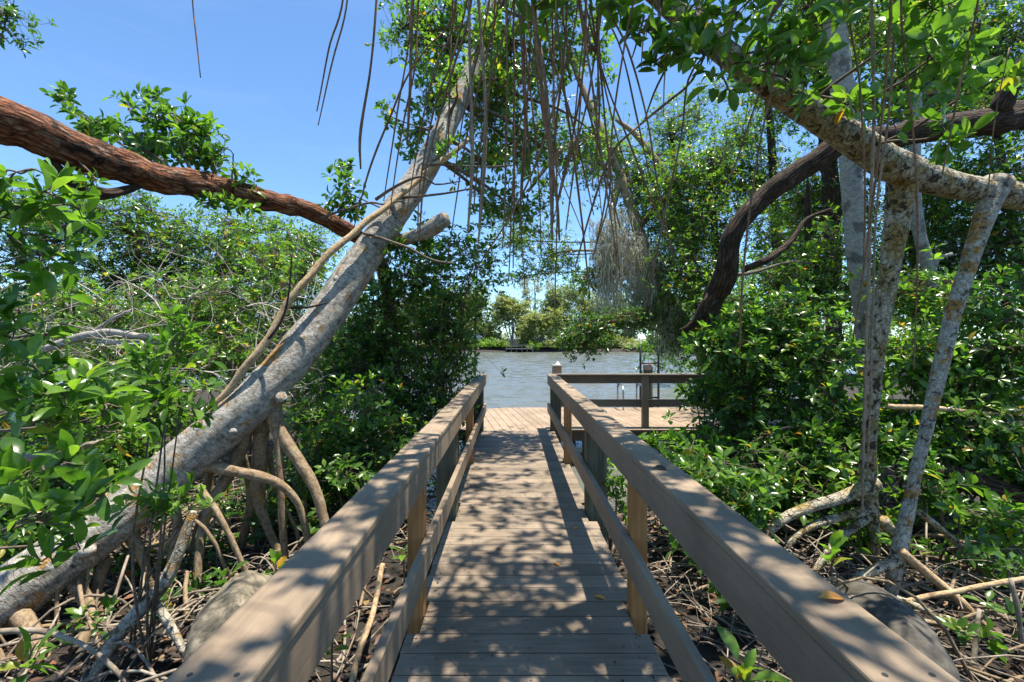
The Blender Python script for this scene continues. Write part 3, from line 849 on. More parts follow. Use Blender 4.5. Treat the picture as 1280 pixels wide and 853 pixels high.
# unseen crown above the walkway, put there to dapple the boards
foliage(ym, [(.5, .7, 4.7, .8, .9, .3, 95), (1.5, .9, 4.9, .9, .9, .35, 95), (-.5, 1.3, 4.9, .7, .8, .3, 60), (.9, 1.9, 5.2, .9, .8, .35, 105), (1.7, 2.2, 5.4, .9, .8, .35, 100), (.1, 2.3, 5.3, .6, .6, .3, 55), (1.1, 2.9, 5.7, .9, .6, .35, 80), (1.9, 3.3, 5.9, .8, .6, .35, 60),
             (.7, 2.5, 5.0, .7, .6, .25, 60), (.9, 1.4, 5.0, .8, .5, .25, 60), (.9, 3.7, 6.2, .8, .5, .3, 42), (1.5, 4.3, 6.6, .7, .5, .3, 26), (.2, -.8, 4.8, 1.3, .9, .4, 100), (2.8, 1.4, 5.2, .9, .9, .5, 60), (-1.6, .4, 5.0, .9, .9, .4, 45), (1.7, -.6, 4.8, 1.0, .9, .4, 60)],
        .125, 3, nearest(YP), LEAF_MID, stem_r=.03, world=True, clump=7, tight=.45)

AR = [  # hanging roots: polylines in picture positions, thickness in px, tone 0 dark 1 pale
    ([(232, -140), (240, -5), (244, 40), (250, 98)], 4.0, 0), ([(440, -135), (429, 0), (411, 60), (396, 140)], 4.2, 0), ([(446, -135), (434, 0), (418, 70), (397, 157)], 4.2, 0),
    ([(480, -130), (471, 0), (462, 90), (451, 168), (452, 212)], 6, 0), ([(590, -120), (566, 20), (535, 58), (508, 98), (488, 145), (462, 212), (443, 285)], 4.5, 0),
    ([(505, -130), (508, 0), (512, 30), (507, 80), (495, 150), (480, 252)], 4.2, 0), ([(525, -128), (516, 0), (514, 60), (512, 120), (509, 182)], 7.5, 0), ([(528, -128), (523, 0), (519, 80), (505, 150), (487, 268)], 4.2, 0),
    ([(575, -122), (567, 30), (548, 75), (530, 140), (507, 272)], 4.2, 0), ([(572, -122), (566, 0), (563, 60), (562, 150), (560, 196)], 4.2, 0), ([(600, -120), (583, 5), (565, 75), (545, 130), (525, 230), (522, 292)], 4.2, 0),
    ([(604, -120), (586, 20), (570, 75), (555, 125), (532, 215), (524, 300)], 6, 0), ([(584, -122), (586, 0), (588, 100), (590, 200), (585, 292)], 8, 1), ([(596, -120), (598, 0), (606, 110), (606, 200), (598, 305)], 8, 1),
    ([(632, -116), (612, 0), (600, 60), (580, 140), (568, 222)], 4.2, 0), ([(640, -114), (618, 30), (600, 100), (582, 180), (558, 330)], 4.2, 0), ([(632, -116), (632, 0), (634, 100), (632, 220), (628, 310)], 4.4, 0),
    ([(660, -110), (640, 10), (618, 80), (602, 170), (592, 265)], 4.0, 0), ([(645, -112), (652, 0), (660, 90), (672, 200), (676, 320)], 4.0, 0), ([(664, -108), (668, 10), (680, 90), (688, 190), (690, 300)], 9, 1),
    ([(655, -110), (665, 0), (672, 80), (685, 170), (697, 250), (700, 300)], 8, 0), ([(688, -100), (685, 0), (668, 80), (648, 170), (640, 260), (636, 352)], 4.2, 0), ([(690, -100), (690, 0), (692, 120), (697, 250), (694, 393)], 4.2, 0),
    ([(672, -106), (680, 0), (690, 70), (715, 150), (742, 270)], 4.6, 0), ([(700, -95), (703, 0), (712, 70), (735, 140), (757, 215), (775, 285)], 4.6, 0), ([(720, -84), (724, 0), (740, 100), (752, 200), (770, 320)], 5.2, 0),
    ([(735, -74), (738, 0), (748, 70), (756, 150), (762, 240), (741, 325)], 4.4, 0), ([(722, -80), (724, 0), (731, 32), (739, 62)], 9, 1), ([(745, -66), (749, 0), (775, 60), (795, 140), (812, 222)], 4.6, 0), ([(750, -64), (755, 0), (784, 60), (806, 140), (822, 230), (844, 330)], 4.6, 0),
    ([(810, -30), (790, 8), (777, 75), (766, 150), (757, 250), (745, 310)], 4.6, 0), ([(885, 60), (864, 103), (830, 132), (795, 160), (764, 192), (740, 260), (718, 335)], 5.5, 0), ([(880, 70), (860, 103), (852, 170), (835, 250), (820, 320), (806, 388)], 4.6, 0),
    ([(850, 50), (836, 80), (818, 115), (804, 155)], 4.2, 0), ([(835, 60), (831, 100), (829, 145)], 3.2, 0), ([(805, 20), (797, 50), (790, 72)], 5, 0), ([(812, 20), (804, 50), (801, 86)], 3.4, 0),
    ([(975, 40), (965, 105), (948, 190), (930, 330), (925, 445)], 5.0, 0), ([(965, 60), (953, 108), (938, 150), (915, 215), (900, 240)], 4.2, 0), ([(1060, -105), (1062, 20), (1076, 120), (1082, 250), (1080, 330)], 5.5, 0),
    ([(1090, -105), (1089, 0), (1092, 150), (1086, 320), (1082, 480), (1078, 640)], 8.5, 1), ([(1115, -105), (1113, 0), (1107, 110), (1093, 230), (1080, 340), (1068, 425)], 6, 0), ([(1120, -105), (1118, 20), (1110, 150), (1096, 260), (1090, 420), (1084, 600)], 6.5, 1),
    ([(1125, -105), (1128, 40), (1142, 170), (1147, 300), (1143, 462)], 6, 0), ([(1235, -103), (1222, 0), (1197, 120), (1178, 218)], 6, 0), ([(1262, 60), (1250, 120), (1240, 180), (1233, 250), (1218, 300)], 3.5, 0)]
for k in range(20):
    x0 = rng.uniform(606, 756); x1 = x0 + rng.normal(0, 46); yb = rng.uniform(220, 385) - abs(x0 - 665) * .25
    xm = (x0 + x1) / 2 + rng.normal(0, 7)
    yt = -120 + max(0, x0 - 600) * .18
    AR.append(([(x0 + rng.normal(0, 10), yt), (x0, 0), ((x0 * .6 + xm * .4), yb * .33), (xm, yb * .66), (x1, yb)], rng.uniform(3.4, 4.8), 0))
for k, (pl_, th, pale) in enumerate(AR):
    Y0 = rng.uniform(2.25, 2.75) if pl_[0][0] < 820 else rng.uniform(2.35, 2.7)
    Ya = 2.4
    n = len(pl_)
    pts = []
    for j, (a, b) in enumerate(pl_):
        Y = Ya if j == 0 and b < -40 else Y0
        pts.append((a, b, Y, th * rng.uniform(.46, .66) * (1. if j < n - 1 else .6)))
    g = Geo(); tube(g, pix(pts), 7, .05, .08, 9., k, .006); g.build('aerial_root', AERIAL_PALE if pale else AERIAL, ym)
g = Geo()
for dx, dy in ((-3, 9), (2, 11), (7, 9), (10, 7)):
    tube(g, pix([(738, 58, 2.5, 5), (738 + dx * .6, 58 + dy * .6, 2.5, 3.5), (738 + dx, 58 + dy, 2.5, 2)]), 5, .02, 0)
g.build('aerial_root', AERIAL, ym)

# ---- dark limb and trunks behind it
tree('dark brown rough-barked limb curving down behind the yellow lichen mangrove', [(1345, 138, 5.2, 38), (1280, 148, 5.2, 35), (1200, 158, 5.2, 32), (1130, 168, 5.2, 31), (1060, 180, 5.3, 28), (1015, 200, 5.4, 27), (968, 238, 5.5, 25), (938, 268, 5.55, 24), (916, 308, 5.6, 25), (908, 345, 5.7, 30), (888, 376, 5.9, 26), (886, 420, 6.05, 19), (905, 480, 6.2, 19), (915, 600, 6.3, 20)],
     [(1010, 330, 6.6, 20, 20, .2, .8)], .1, 2, BARK_DARK, LEAF_MID, branches=[[(892, 370, 5.85, 20), (876, 394, 5.95, 15), (864, 408, 6.0, 10), (850, 414, 6.05, 5)], [(1300, 60, 4.9, 20), (1272, 95, 5.0, 22), (1248, 140, 5.1, 24)], [(930, 338, 5.6, 8), (965, 322, 5.6, 9), (990, 300, 5.7, 7), (1008, 275, 5.8, 5), (1040, 262, 5.8, 4)]], S=18, seed=9, amp=.2, wob=.07)
tree('smooth pale grey trunk rising upright behind the yellow limb', [(1090, 560, 7.1, 26), (1082, 420, 7.1, 27), (1072, 330, 7.0, 28), (1066, 250, 7.0, 29), (1060, 170, 7.0, 30), (1050, 90, 7.0, 31), (1040, 10, 7.0, 29), (1024, -80, 7, 25)],
     [(1010, 10, 7.2, 70, 50, .9, 1.8), (1110, 20, 7.4, 70, 50, .9, 1.8)], .1, 1, BARK_PALE, LEAF_MID, S=16, seed=3, amp=.04)
tree('pale grey bent trunk seen between the two legs of the lichen mangrove', [(1196, 600, 6.6, 22), (1186, 480, 6.6, 22), (1177, 405, 6.6, 22), (1163, 345, 6.6, 20), (1149, 290, 6.6, 18), (1143, 230, 6.6, 17), (1146, 120, 6.7, 14)],
     [(1130, 120, 7.2, 60, 50, .7, 1.6), (1200, 130, 7.4, 70, 50, .8, 1.6)], .1, 1, BARK_PALE, LEAF_MID, branches=[[(1164, 345, 6.6, 8), (1172, 325, 6.5, 6), (1190, 318, 6.5, 4)]], S=12, seed=4, amp=.05)
tree('dark upright trunk just left of the pale grey upright trunk', [(1044, 520, 9, 22), (1042, 380, 9, 22), (1040, 290, 9, 23), (1036, 200, 9, 22), (1026, 100, 9, 20), (1015, 0, 9, 16)],
     [(990, 90, 9.5, 60, 70, 1., 1.7), (1040, 250, 9.6, 50, 50, .8, 1.5)], .1, 1, BARK_DARK, LEAF_MID, seed=6)
tree('slim dark trunk against sky patch at upper right', [(985, 480, 12, 10), (972, 330, 12, 11), (967, 240, 12, 11), (963, 160, 12, 10), (955, 90, 12, 7)],
     [(975, 130, 12.4, 30, 30, .7, 1.4), (945, 230, 12.4, 46, 46, .9, 1.8), (990, 310, 12, 50, 50, .9, 2)], .11, 1, BARK_DARK, LEAF_BRIGHT, seed=7)

grid('lawn', np.linspace(-160, 160, 60), np.linspace(88.6, 150, 14), plain('far_grass', (.13, .17, .05), .9, 0, 1.5, .4), lambda x, y: max(.34, .34 + (y - 95) * .02) + .12 * noise.noise(Vector((x * .3, y * .3, 0))))
# ---- the wall of trees at right
BGR = [
    ('tall dense mangrove crown filling the upper right corner', (1290, 420), 8.6, [(1230, 60, 8.6, 80, 60, 1., 2.0), (1270, 130, 8.4, 50, 50, .8, 2.0), (1180, 70, 8.9, 60, 60, 1., 2.2), (1100, 40, 9.2, 50, 50, 1., 2.)], LEAF_BRIGHT),  # leaf colour brightened here in place of sun on the crown
    ('shaded dense mangrove below the thick dark limb at the right edge', (1270, 470), 8.2, [(1240, 230, 8.2, 70, 50, .9, 2.3), (1250, 310, 8.0, 60, 60, .8, 2.3), (1200, 330, 8.2, 40, 50, .7, 2.)], LEAF_MID),
    ('light green mangrove behind the gap between the two lichen legs', (1150, 480), 9.4, [(1140, 290, 9.5, 60, 60, .9, 2.2), (1180, 240, 9.6, 50, 50, .9, 2.), (1120, 370, 9.2, 50, 50, .8, 2.2)], LEAF_BRIGHT),
    ('bushy mangrove left of the upright pale trunk', (1020, 470), 8.2, [(1010, 250, 10, 50, 50, 1., 2.), (1010, 320, 8.4, 50, 50, .8, 2.2), (975, 360, 8.2, 46, 40, .8, 2.2), (1040, 370, 8, 40, 40, .7, 2.2)], LEAF_MID),
    ('sunlit yellow-green mangrove under the curve of the dark limb', (905, 470), 12, [(890, 215, 12.4, 46, 46, 1., 2.4), (930, 170, 13, 36, 36, .9, 1.6), (875, 280, 12, 44, 50, 1., 2.8), (845, 235, 12.4, 36, 44, .9, 2.2), (850, 340, 11.6, 40, 40, .9, 2.4), (890, 350, 11, 40, 40, .8, 2.4)], LEAF_BRIGHT),
    ('taller thin-leaved mangrove showing sky above the moss-hung trunk', (880, 470), 14.5, [(840, 170, 14.5, 40, 36, 1., 1.7), (870, 130, 15, 30, 26, .9, 1.), (800, 225, 14, 40, 40, 1., 1.6), (765, 190, 14.3, 34, 34, .9, 1.2), (900, 110, 15.5, 26, 20, .8, .5), (835, 285, 14, 40, 40, 1., 2.)], LEAF_BRIGHT),
]
for label, (bx, by), Y, blobs, lm in BGR:
    c = blobs[0]
    tree(label, [(bx, by, Y, 14 * 8 / Y + 4), ((bx * .6 + c[0] * .4), (by * .6 + c[1] * .4), Y, 12 * 8 / Y + 3), (c[0], c[1] + 20, Y, 8 * 8 / Y + 2), (c[0], c[1] - 20, Y, 4)], blobs, .115, 1, BARK_DARK, lm, seed=int(Y * 7) % 11)

# ---- moss-hung tree over the water
MT = [(905, 520, 12.3, 20), (872, 430, 12.4, 17), (848, 392, 12.6, 15), (818, 345, 12.9, 14), (797, 285, 13.2, 15), (778, 225, 13.6, 14), (752, 165, 14, 11), (728, 110, 14.3, 8), (712, 60, 14.5, 5)]
mt = tree('half-bare grey tree leaning over the water, draped in pale hanging moss', MT,
          [(690, 170, 14.3, 40, 30, 1., 1.), (745, 200, 13.9, 44, 40, .9, .8), (640, 300, 13, 34, 30, .9, 1.2), (690, 320, 13, 40, 28, .9, 1.6), (735, 345, 12.5, 22, 22, .6, 2.2), (660, 345, 13, 40, 12, .6, .7), (800, 250, 13.6, 36, 46, .8, .9), (790, 330, 14, 40, 40, .8, 1.8), (810, 380, 13, 34, 30, .8, 2.2), (850, 420, 12, 40, 30, .8, 2.)], .11, 1, BARK_ROOT, LEAF_MID,
          branches=[[(797, 285, 13.2, 9), (835, 235, 13.3, 9), (800, 175, 13.6, 8), (770, 150, 13.8, 5)], [(775, 225, 13.6, 10), (765, 270, 13.4, 8), (770, 330, 13.3, 5), (795, 345, 13.2, 3)], [(818, 345, 12.9, 6), (770, 318, 12.8, 4), (720, 314, 12.8, 3), (690, 318, 12.8, 2)],
                    [(860, 412, 12.4, 8), (820, 390, 12, 7), (780, 400, 11.6, 5), (745, 408, 11.4, 4), (715, 425, 11.2, 2)], [(748, 165, 14, 10), (700, 190, 13.8, 7), (660, 240, 13.5, 4)]], seed=12, S=12, amp=.14)
foliage(mt, [(735, 420, 11.3, 30, 24, .5, 3.), (715, 428, 11.2, 18, 18, .4, 2.6), (770, 402, 11.5, 34, 16, .5, 2.4), (805, 395, 11.8, 26, 16, .5, 2.2), (755, 428, 11.2, 14, 14, .3, 2.)], .1, 1, nearest(np.array(pix([(860, 412, 12.4, 8), (745, 408, 11.4, 4), (715, 425, 11.2, 2)]))), LEAF_DARK, name='drooping_spray', stem_name='twigs', stem_r=.02)
MC = [(762, 330, 80, 'lower grey moss beard ending just above the drooping leafy spray'), (752, 285, 95, 'long pale moss strand bundle hanging furthest from the trunk of the half-bare tree'), (772, 270, 120, 'thick grey moss beard hanging in the middle of the moss-hung tree'), (795, 300, 105, 'grey moss beard beside the leaning trunk of the moss-hung tree'),
      (815, 320, 80, 'short grey moss tuft next to the lower trunk of the moss-hung tree'), (835, 395, 55, 'small dark moss tuft hanging low over the water near the ladder')]
for x, y, h, lab in MC:
    g = Geo(); n = 170
    A = np.array([at(x + rng.normal(0, 8), y + rng.uniform(-12, 26), 12.2 + rng.normal(0, .25)) for _ in range(n)])
    ln = rng.uniform(.15, 1., n) ** 1.4 * h * 12.9 / FPX
    B = A + np.stack([rng.normal(0, .08, n), rng.normal(0, .08, n), -ln], 1)
    Q = bend(A, B, 9, .045)
    Q += rng.normal(0, .03, Q.shape)
    sticks(g, Q, np.tile(np.linspace(.010, .004, 9), (n, 1)), 3)
    tag(g.build('hanging_moss', MOSS), lab, 'moss', 'hanging moss tufts')

# ---- shrubs at right
RS = [
    ('leafy mangrove shrub hiding the far end of the cross railing', [(868, 490, 6.0, 18, 16, .25), (905, 440, 5.6, 30, 32, .3), (925, 425, 5.3, 36, 34, .3), (893, 425, 5.5, 24, 22, .2), (918, 485, 5.6, 36, 34, .3)], LEAF_MID),
    ('bright low shrub spilling beside the right railing near the dock corner', [(842, 556, 5.4, 24, 18, .25), (880, 560, 5.2, 40, 28, .35), (822, 562, 5.5, 12, 14, .2)], LEAF_BRIGHT),
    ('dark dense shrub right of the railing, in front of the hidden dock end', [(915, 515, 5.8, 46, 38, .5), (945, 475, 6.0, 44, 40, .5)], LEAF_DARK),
    ('big-leaved shrub standing below the dark limb curve', [(940, 390, 6.2, 40, 34, .4), (985, 400, 6.0, 46, 44, .5), (960, 440, 6.2, 50, 40, .5)], LEAF_MID),
    ('shrub with yellowing leaves directly left of the ochre trunk leg', [(1030, 450, 5.3, 46, 50, .4), (1010, 510, 5.2, 46, 40, .4), (1055, 530, 5.1, 36, 36, .3)], LEAF_MID),
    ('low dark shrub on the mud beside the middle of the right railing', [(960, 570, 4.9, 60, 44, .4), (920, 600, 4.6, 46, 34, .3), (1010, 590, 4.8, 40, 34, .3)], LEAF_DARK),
    ('bright shrub seen between the two lichen-covered legs, lower part', [(1140, 450, 5.4, 44, 44, .4), (1125, 510, 5.2, 40, 36, .4), (1150, 380, 6.0, 40, 40, .5)], LEAF_BRIGHT),
    ('broad sunlit shrub to the right of the whitish trunk leg', [(1235, 400, 5.4, 50, 44, .5), (1225, 460, 5.0, 56, 44, .5), (1270, 440, 4.8, 36, 50, .4)], LEAF_MID),
    ('lower shrub at the right edge under the sunlit shrub', [(1240, 530, 4.7, 56, 40, .4), (1190, 545, 4.9, 36, 36, .35), (1270, 580, 4.5, 30, 30, .3)], LEAF_MID),
    ('small seedling thicket behind the foot of the ochre trunk', [(1050, 590, 4.5, 40, 26, .3), (1130, 590, 4.4, 30, 24, .25)], LEAF_MID),
    ('sprawling low plants at the right edge above the bare poles', [(1200, 640, 4.0, 44, 26, .3, 1.1), (1260, 650, 3.9, 30, 30, .3, 1.2), (1170, 610, 4.1, 30, 24, .3, 1.2)], LEAF_MID),
    ('sparse low plants in the shade right of the railing middle', [(870, 640, 4.2, 40, 30, .3, 1.3), (920, 650, 4.0, 34, 24, .25, 1.0), (840, 600, 4.5, 30, 26, .25, 1.4)], LEAF_DARK),
]
RS += [
    ('knee-high plants on the mud between the right railing and the ochre roots', [(880, 680, 3.7, 34, 24, .25, 1.8), (910, 720, 3.3, 28, 24, .2, 1.6), (960, 720, 3.4, 26, 20, .2, 1.5)], LEAF_MID),
    ('scattered small plants around the foot of the whitish trunk leg', [(1180, 690, 3.7, 36, 22, .25, 1.3), (1235, 700, 3.5, 34, 24, .25, 1.4), (1060, 660, 4.3, 30, 20, .25, 1.5)], LEAF_MID),
    ('small plants among the poles in the bottom right corner', [(1200, 790, 2.9, 26, 18, .2, .6), (1250, 760, 3.0, 26, 20, .2, .7)], LEAF_MID),
    ('dense mid-green shrub in the gap right of the whitish trunk leg, beside the dark log', [(1200, 570, 4.9, 40, 30, .3), (1260, 590, 4.8, 40, 30, .3), (1210, 500, 5.6, 40, 40, .4)], LEAF_DARK)]
RS += [
    ('bright leafy shrub crowding the outside of the right railing halfway along', [(880, 600, 4.3, 44, 30, .3, 2.2), (930, 630, 4.0, 40, 26, .25, 1.8), (850, 580, 4.7, 34, 28, .3, 2.2)], LEAF_MID),
    ('mid-green shrub filling the space left of the ochre roots', [(980, 610, 4.6, 44, 34, .3, 2.), (1020, 560, 4.9, 40, 36, .3, 2.2), (1060, 620, 4.7, 30, 26, .3, 1.5)], LEAF_BRIGHT),
    ('leafy shrub under the bleached horizontal stick at right', [(1130, 560, 4.8, 34, 34, .3, 2.2), (1210, 560, 4.9, 44, 34, .3, 2.2), (1150, 610, 4.4, 30, 26, .25, 1.5)], LEAF_MID),
    ('low green shrub at the right edge over the dark log', [(1250, 660, 4.2, 40, 24, .3, 1.8), (1270, 600, 4.6, 36, 30, .3, 2.)], LEAF_BRIGHT)]
for lab, bl, lm in RS:
    shrub(lab, bl, .115, 2, lm, base=(at(*bl[0][:3])[0] + .2, bl[0][2] + .25))
shrub('green tuft under the right railing by the thick weathered post', [(770, 625, 4.0, 20, 26, .15, 1.6), (760, 590, 4.4, 14, 16, .12, 1.2)], .1, 2, LEAF_BRIGHT)

# ---- shrubs at left, between trunk and water
LS = [
    ('tall dark mangrove bush against the water left of the boardwalk end', [(560, 370, 7.2, 44, 44, .6, 2.), (572, 430, 7.2, 26, 44, .5, 2.2), (530, 420, 7.0, 50, 50, .6, 2.), (596, 335, 7.3, 30, 34, .5, 1.2), (555, 480, 7.0, 36, 40, .5, 2.3)], LEAF_MID),
    ('leafy bush rising right behind the broken grey branch stub', [(520, 345, 6.2, 46, 36, .5, 2.), (480, 385, 6.2, 40, 50, .5, 2.1), (550, 320, 6.4, 44, 28, .5, 1.4)], LEAF_MID),
    ('bush below the underside of the grey leaning trunk', [(450, 430, 6.2, 40, 50, .4), (425, 480, 6.0, 44, 40, .4), (480, 460, 6.3, 50, 44, .4), (395, 530, 5.8, 34, 34, .3), (500, 500, 6.4, 40, 34, .3)], LEAF_MID),
    ('low bright shrub beside the middle of the left railing', [(460, 515, 5.2, 44, 34, .4, 2.2), (420, 540, 5.1, 40, 30, .4, 2.2), (500, 545, 5.3, 40, 30, .4, 2.)], LEAF_BRIGHT),
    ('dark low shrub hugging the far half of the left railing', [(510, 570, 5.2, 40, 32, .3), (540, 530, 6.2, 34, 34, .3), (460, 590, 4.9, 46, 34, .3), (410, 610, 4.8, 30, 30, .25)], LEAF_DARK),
]
for lab, bl, lm in LS:
    shrub(lab, bl, .095, 2, lm, base=(at(*bl[0][:3])[0], bl[0][2] + .2))

for side, x0, x1, top in (('right', 7, 46, 7.5), ('left', -46, -9.5, 3.4)):
    gl = Geo(); n = 5200
    x = rng.uniform(x0, x1, n); yy = rng.uniform(21, 28, n)
    hgt = top * (.75 + .25 * np.sin(x * .8) * np.sin(x * .31 + 1) + rng.normal(0, .08, n))
    z = -.5 + hgt * rng.random(n) ** .8
    P = np.stack([x, yy, z], 1)
    rosettes(gl, P, nrm(.6 * UP + rng.normal(0, .6, (n, 3))), .26, 1, 7)
    kind(tag(gl.build('woods', LEAF_MID), 'dense far mangrove wood closing the view on the ' + side + ' behind the nearer trees', 'woods'), 'stuff')

# ---- trees and thicket far left
BGL = [
    ('mangrove with a thin bent trunk at the left edge, leaves against sky', (85, 470), 9, [(40, 270, 9, 50, 34, .9, 1.3), (80, 300, 9, 46, 40, .8, 1.4), (30, 330, 9, 46, 44, .8, 1.6), (95, 255, 9.2, 36, 24, .7, 1.2), (20, 250, 9, 30, 24, .7, 1.1)]),
    ('round-crowned mangrove behind the dead grey twigs at left', (180, 480), 10, [(160, 290, 10, 56, 44, 1., 1.7), (200, 330, 10, 50, 44, .9, 1.9), (140, 350, 10, 46, 40, .9, 1.9), (190, 265, 10.4, 40, 20, .8, 1.3)]),
    ('pale green mangrove right of the round-crowned one, low on the skyline', (290, 480), 11, [(270, 310, 11, 44, 40, 1., 1.7), (310, 340, 11, 44, 44, 1., 1.9), (250, 360, 11, 40, 40, .9, 1.8), (290, 280, 11.4, 40, 20, .9, 1.2)]),
    ('mangrove just left of the red limb end, thick with small leaves', (370, 480), 11.6, [(350, 320, 11.6, 44, 40, 1., 1.7), (390, 310, 11.8, 36, 36, 1., 1.6), (370, 360, 11.4, 46, 40, 1., 1.9), (345, 285, 12, 36, 16, .8, 1.)]),
    ('low hedge-like mangrove at the back of the twig tangle', (110, 480), 12.5, [(60, 390, 12.5, 70, 36, 1.2, 1.9), (150, 400, 12.5, 60, 30, 1.2, 1.8), (230, 400, 12.5, 60, 30, 1.2, 1.6), (310, 390, 12.8, 60, 34, 1.2, 1.6), (40, 440, 12, 70, 24, 1., 1.8), (150, 445, 12, 70, 22, 1., 1.8), (270, 440, 12, 70, 26, 1., 1.9), (380, 430, 12, 60, 36, 1., 2.1), (440, 420, 12, 50, 40, 1., 2.1)]),
]
for label, (bx, by), Y, blobs in BGL:
    blobs = [tuple(q[:6]) + (q[6] * 1.08,) for q in blobs]
    c = blobs[0]
    tree(label, [(bx, by + 30, Y, 12), (bx - 4, by - 60, Y, 11), ((bx + c[0]) / 2 - 8, (by + c[1]) / 2, Y, 10), (c[0] + 14, c[1] + 10, Y, 8), (c[0] + 10, c[1] - 30, Y, 4)], blobs, .11, 1, BARK_ROOT, LEAF_MID if 'pale' not in label and 'thick' not in label else LEAF_BRIGHT, seed=int(Y * 3) % 9)

LU = [
    ('sunlit low shrub behind the grey leaning trunk, at mid left', [(150, 560, 4.9, 50, 40, .4), (110, 610, 4.5, 50, 36, .35), (190, 530, 5.2, 34, 30, .3)], LEAF_BRIGHT),
    ('low shrub at the left edge above the fallen trunk base', [(40, 620, 4.0, 50, 44, .35), (20, 680, 3.7, 40, 30, .3), (80, 660, 4.0, 30, 24, .25)], LEAF_MID),
    ('shrub at left under the dead grey twigs', [(60, 530, 5.2, 60, 36, .4), (120, 500, 5.6, 50, 34, .4)], LEAF_MID),
    ('shrub left of the tan leaning branch, among bare twigs', [(215, 500, 5.4, 34, 34, .3, 1.6), (250, 460, 6.2, 36, 34, .3, 1.2)], LEAF_MID),
    ('small dark shrub behind the stilt roots of the leaning trunk', [(370, 600, 5.2, 40, 34, .3, 1.6), (300, 640, 5.0, 44, 26, .3, 1.1), (400, 570, 5.5, 30, 26, .3, 1.6)], LEAF_DARK),
]
LU += [
    ('low dark plants under the arch of stilt roots', [(290, 690, 4.2, 36, 22, .3, 1.5), (350, 650, 4.6, 34, 24, .3, 1.8), (240, 740, 3.6, 30, 20, .25, 1.2), (190, 700, 3.9, 28, 20, .25, 1.3)], LEAF_DARK),
    ('green shrub behind the bare twigs, right of the tan leaning branch', [(300, 440, 8.2, 50, 34, .5, 1.6), (350, 400, 8.6, 40, 30, .5, 1.5), (400, 470, 7.6, 40, 34, .4, 2.2), (380, 340, 9, 36, 30, .5, 1.4)], LEAF_MID),
    ('wide green shrub behind the bleached dead branch at far left', [(60, 430, 8.4, 56, 26, .5, 2.2), (140, 440, 8.2, 50, 26, .5, 2.2), (210, 420, 8.6, 44, 30, .5, 2.)], LEAF_MID),
    ('ground plants beside the forked grey branch', [(110, 770, 2.9, 26, 16, .2, .7), (60, 730, 3.6, 30, 18, .2, .9)], LEAF_MID)]
LU += [
    ('tall green thicket right behind the tan leaning branch', [(300, 375, 7.0, 44, 40, .6, 1.5), (250, 400, 6.6, 44, 36, .6, 1.7), (340, 335, 7.4, 36, 34, .6, 1.3), (205, 375, 7.0, 40, 30, .6, 1.4), (150, 395, 6.8, 40, 30, .5, 1.5), (90, 385, 6.8, 44, 34, .5, 1.6), (300, 430, 6.4, 36, 30, .4, 1.5)], LEAF_BRIGHT),
    ('bright small-leaved carpet behind the base of the grey trunk', [(60, 590, 4.4, 60, 40, .4, 2.), (20, 640, 4.0, 40, 34, .3, 2.), (130, 580, 4.8, 44, 30, .3, 2.)], LEAF_BRIGHT),
    ('dark leafy shrub beside the stilt roots, next to the left railing', [(420, 600, 4.5, 34, 30, .3, 2.2), (445, 560, 5.0, 34, 30, .3, 2.2), (380, 660, 4.2, 20, 20, .2, 1.2)], LEAF_MID)]
for lab, bl, lm in LU:
    shrub(lab, bl, .095, 2, lm, base=(at(*bl[0][:3])[0], bl[0][2] + .2))

# near sprays at the left edge, large leaves
NS = [
    ('large-leaved spray reaching in at the left edge just below the red limb', [(20, 215, 1.75, 30, 26, .12), (55, 240, 1.8, 30, 20, .12), (10, 260, 1.8, 24, 16, .1)]),
    ('spray of large yellow-green leaves at the left edge at mid height', [(30, 320, 1.9, 34, 28, .15), (60, 345, 2.0, 26, 20, .12), (15, 400, 1.95, 26, 26, .12), (45, 420, 2.0, 24, 24, .12)]),
    ('leafy upright branch in front of the dead twigs, left of the leaning trunk', [(215, 430, 2.7, 28, 30, .15), (205, 480, 2.6, 34, 30, .15), (180, 455, 2.7, 22, 22, .12), (225, 510, 2.6, 20, 22, .1)]),
    ('big glossy bush filling the left edge below eye level', [(60, 480, 2.0, 46, 28, .2), (110, 490, 2.1, 40, 30, .2), (40, 530, 1.9, 44, 28, .2), (110, 545, 2.0, 40, 24, .2), (150, 510, 2.2, 26, 26, .15)]),
    ('nearest glossy leaf cluster low at the left, overlapping the trunk base', [(60, 590, 1.45, 40, 26, .12), (40, 640, 1.4, 44, 24, .12), (110, 610, 1.5, 24, 22, .1), (80, 680, 1.5, 26, 22, .1)]),
    ('leaf sprig with one yellow leaf standing before the stilt roots', [(205, 615, 2.7, 34, 18, .12), (240, 635, 2.75, 22, 16, .1), (185, 640, 2.7, 20, 14, .1)]),
]
for i, (lab, bl) in enumerate(NS):
    b0 = at(*bl[0][:3])
    base = [(-2.6, 1.9), (-2.9, 2.1), (at(185, 600, 2.8)[0], 2.8), (-3.0, 2.2), (-2.4, 1.5), (at(165, 690, 2.9)[0], 2.9)][i]
    fork = [(-2.55, 1.9, 1.7), (-2.8, 2.1, 1.5), None, (-2.9, 2.2, 1.0), (-2.2, 1.5, .75), None][i]
    shrub(lab, bl, .115 if i not in (2, 5) else .105, 3, LEAF_BRIGHT, 1.9, base, name='mangrove_sapling', group='near mangrove saplings', cat='sapling', clump=5, tight=.45, upd=.75, stem_r=.008, fork=fork, ratio=.38, spread=(15, 80))
t = shrub('tip of a crown hanging in the upper left corner', [(8, 25, 5.5, 22, 24, .3, 1.6), (-30, 10, 5.5, 40, 40, .4, 1.6)], .09, 2, LEAF_DARK, base=(-7.2, 5.6), name='mangrove_tree', cat='tree', group='mangrove trees')
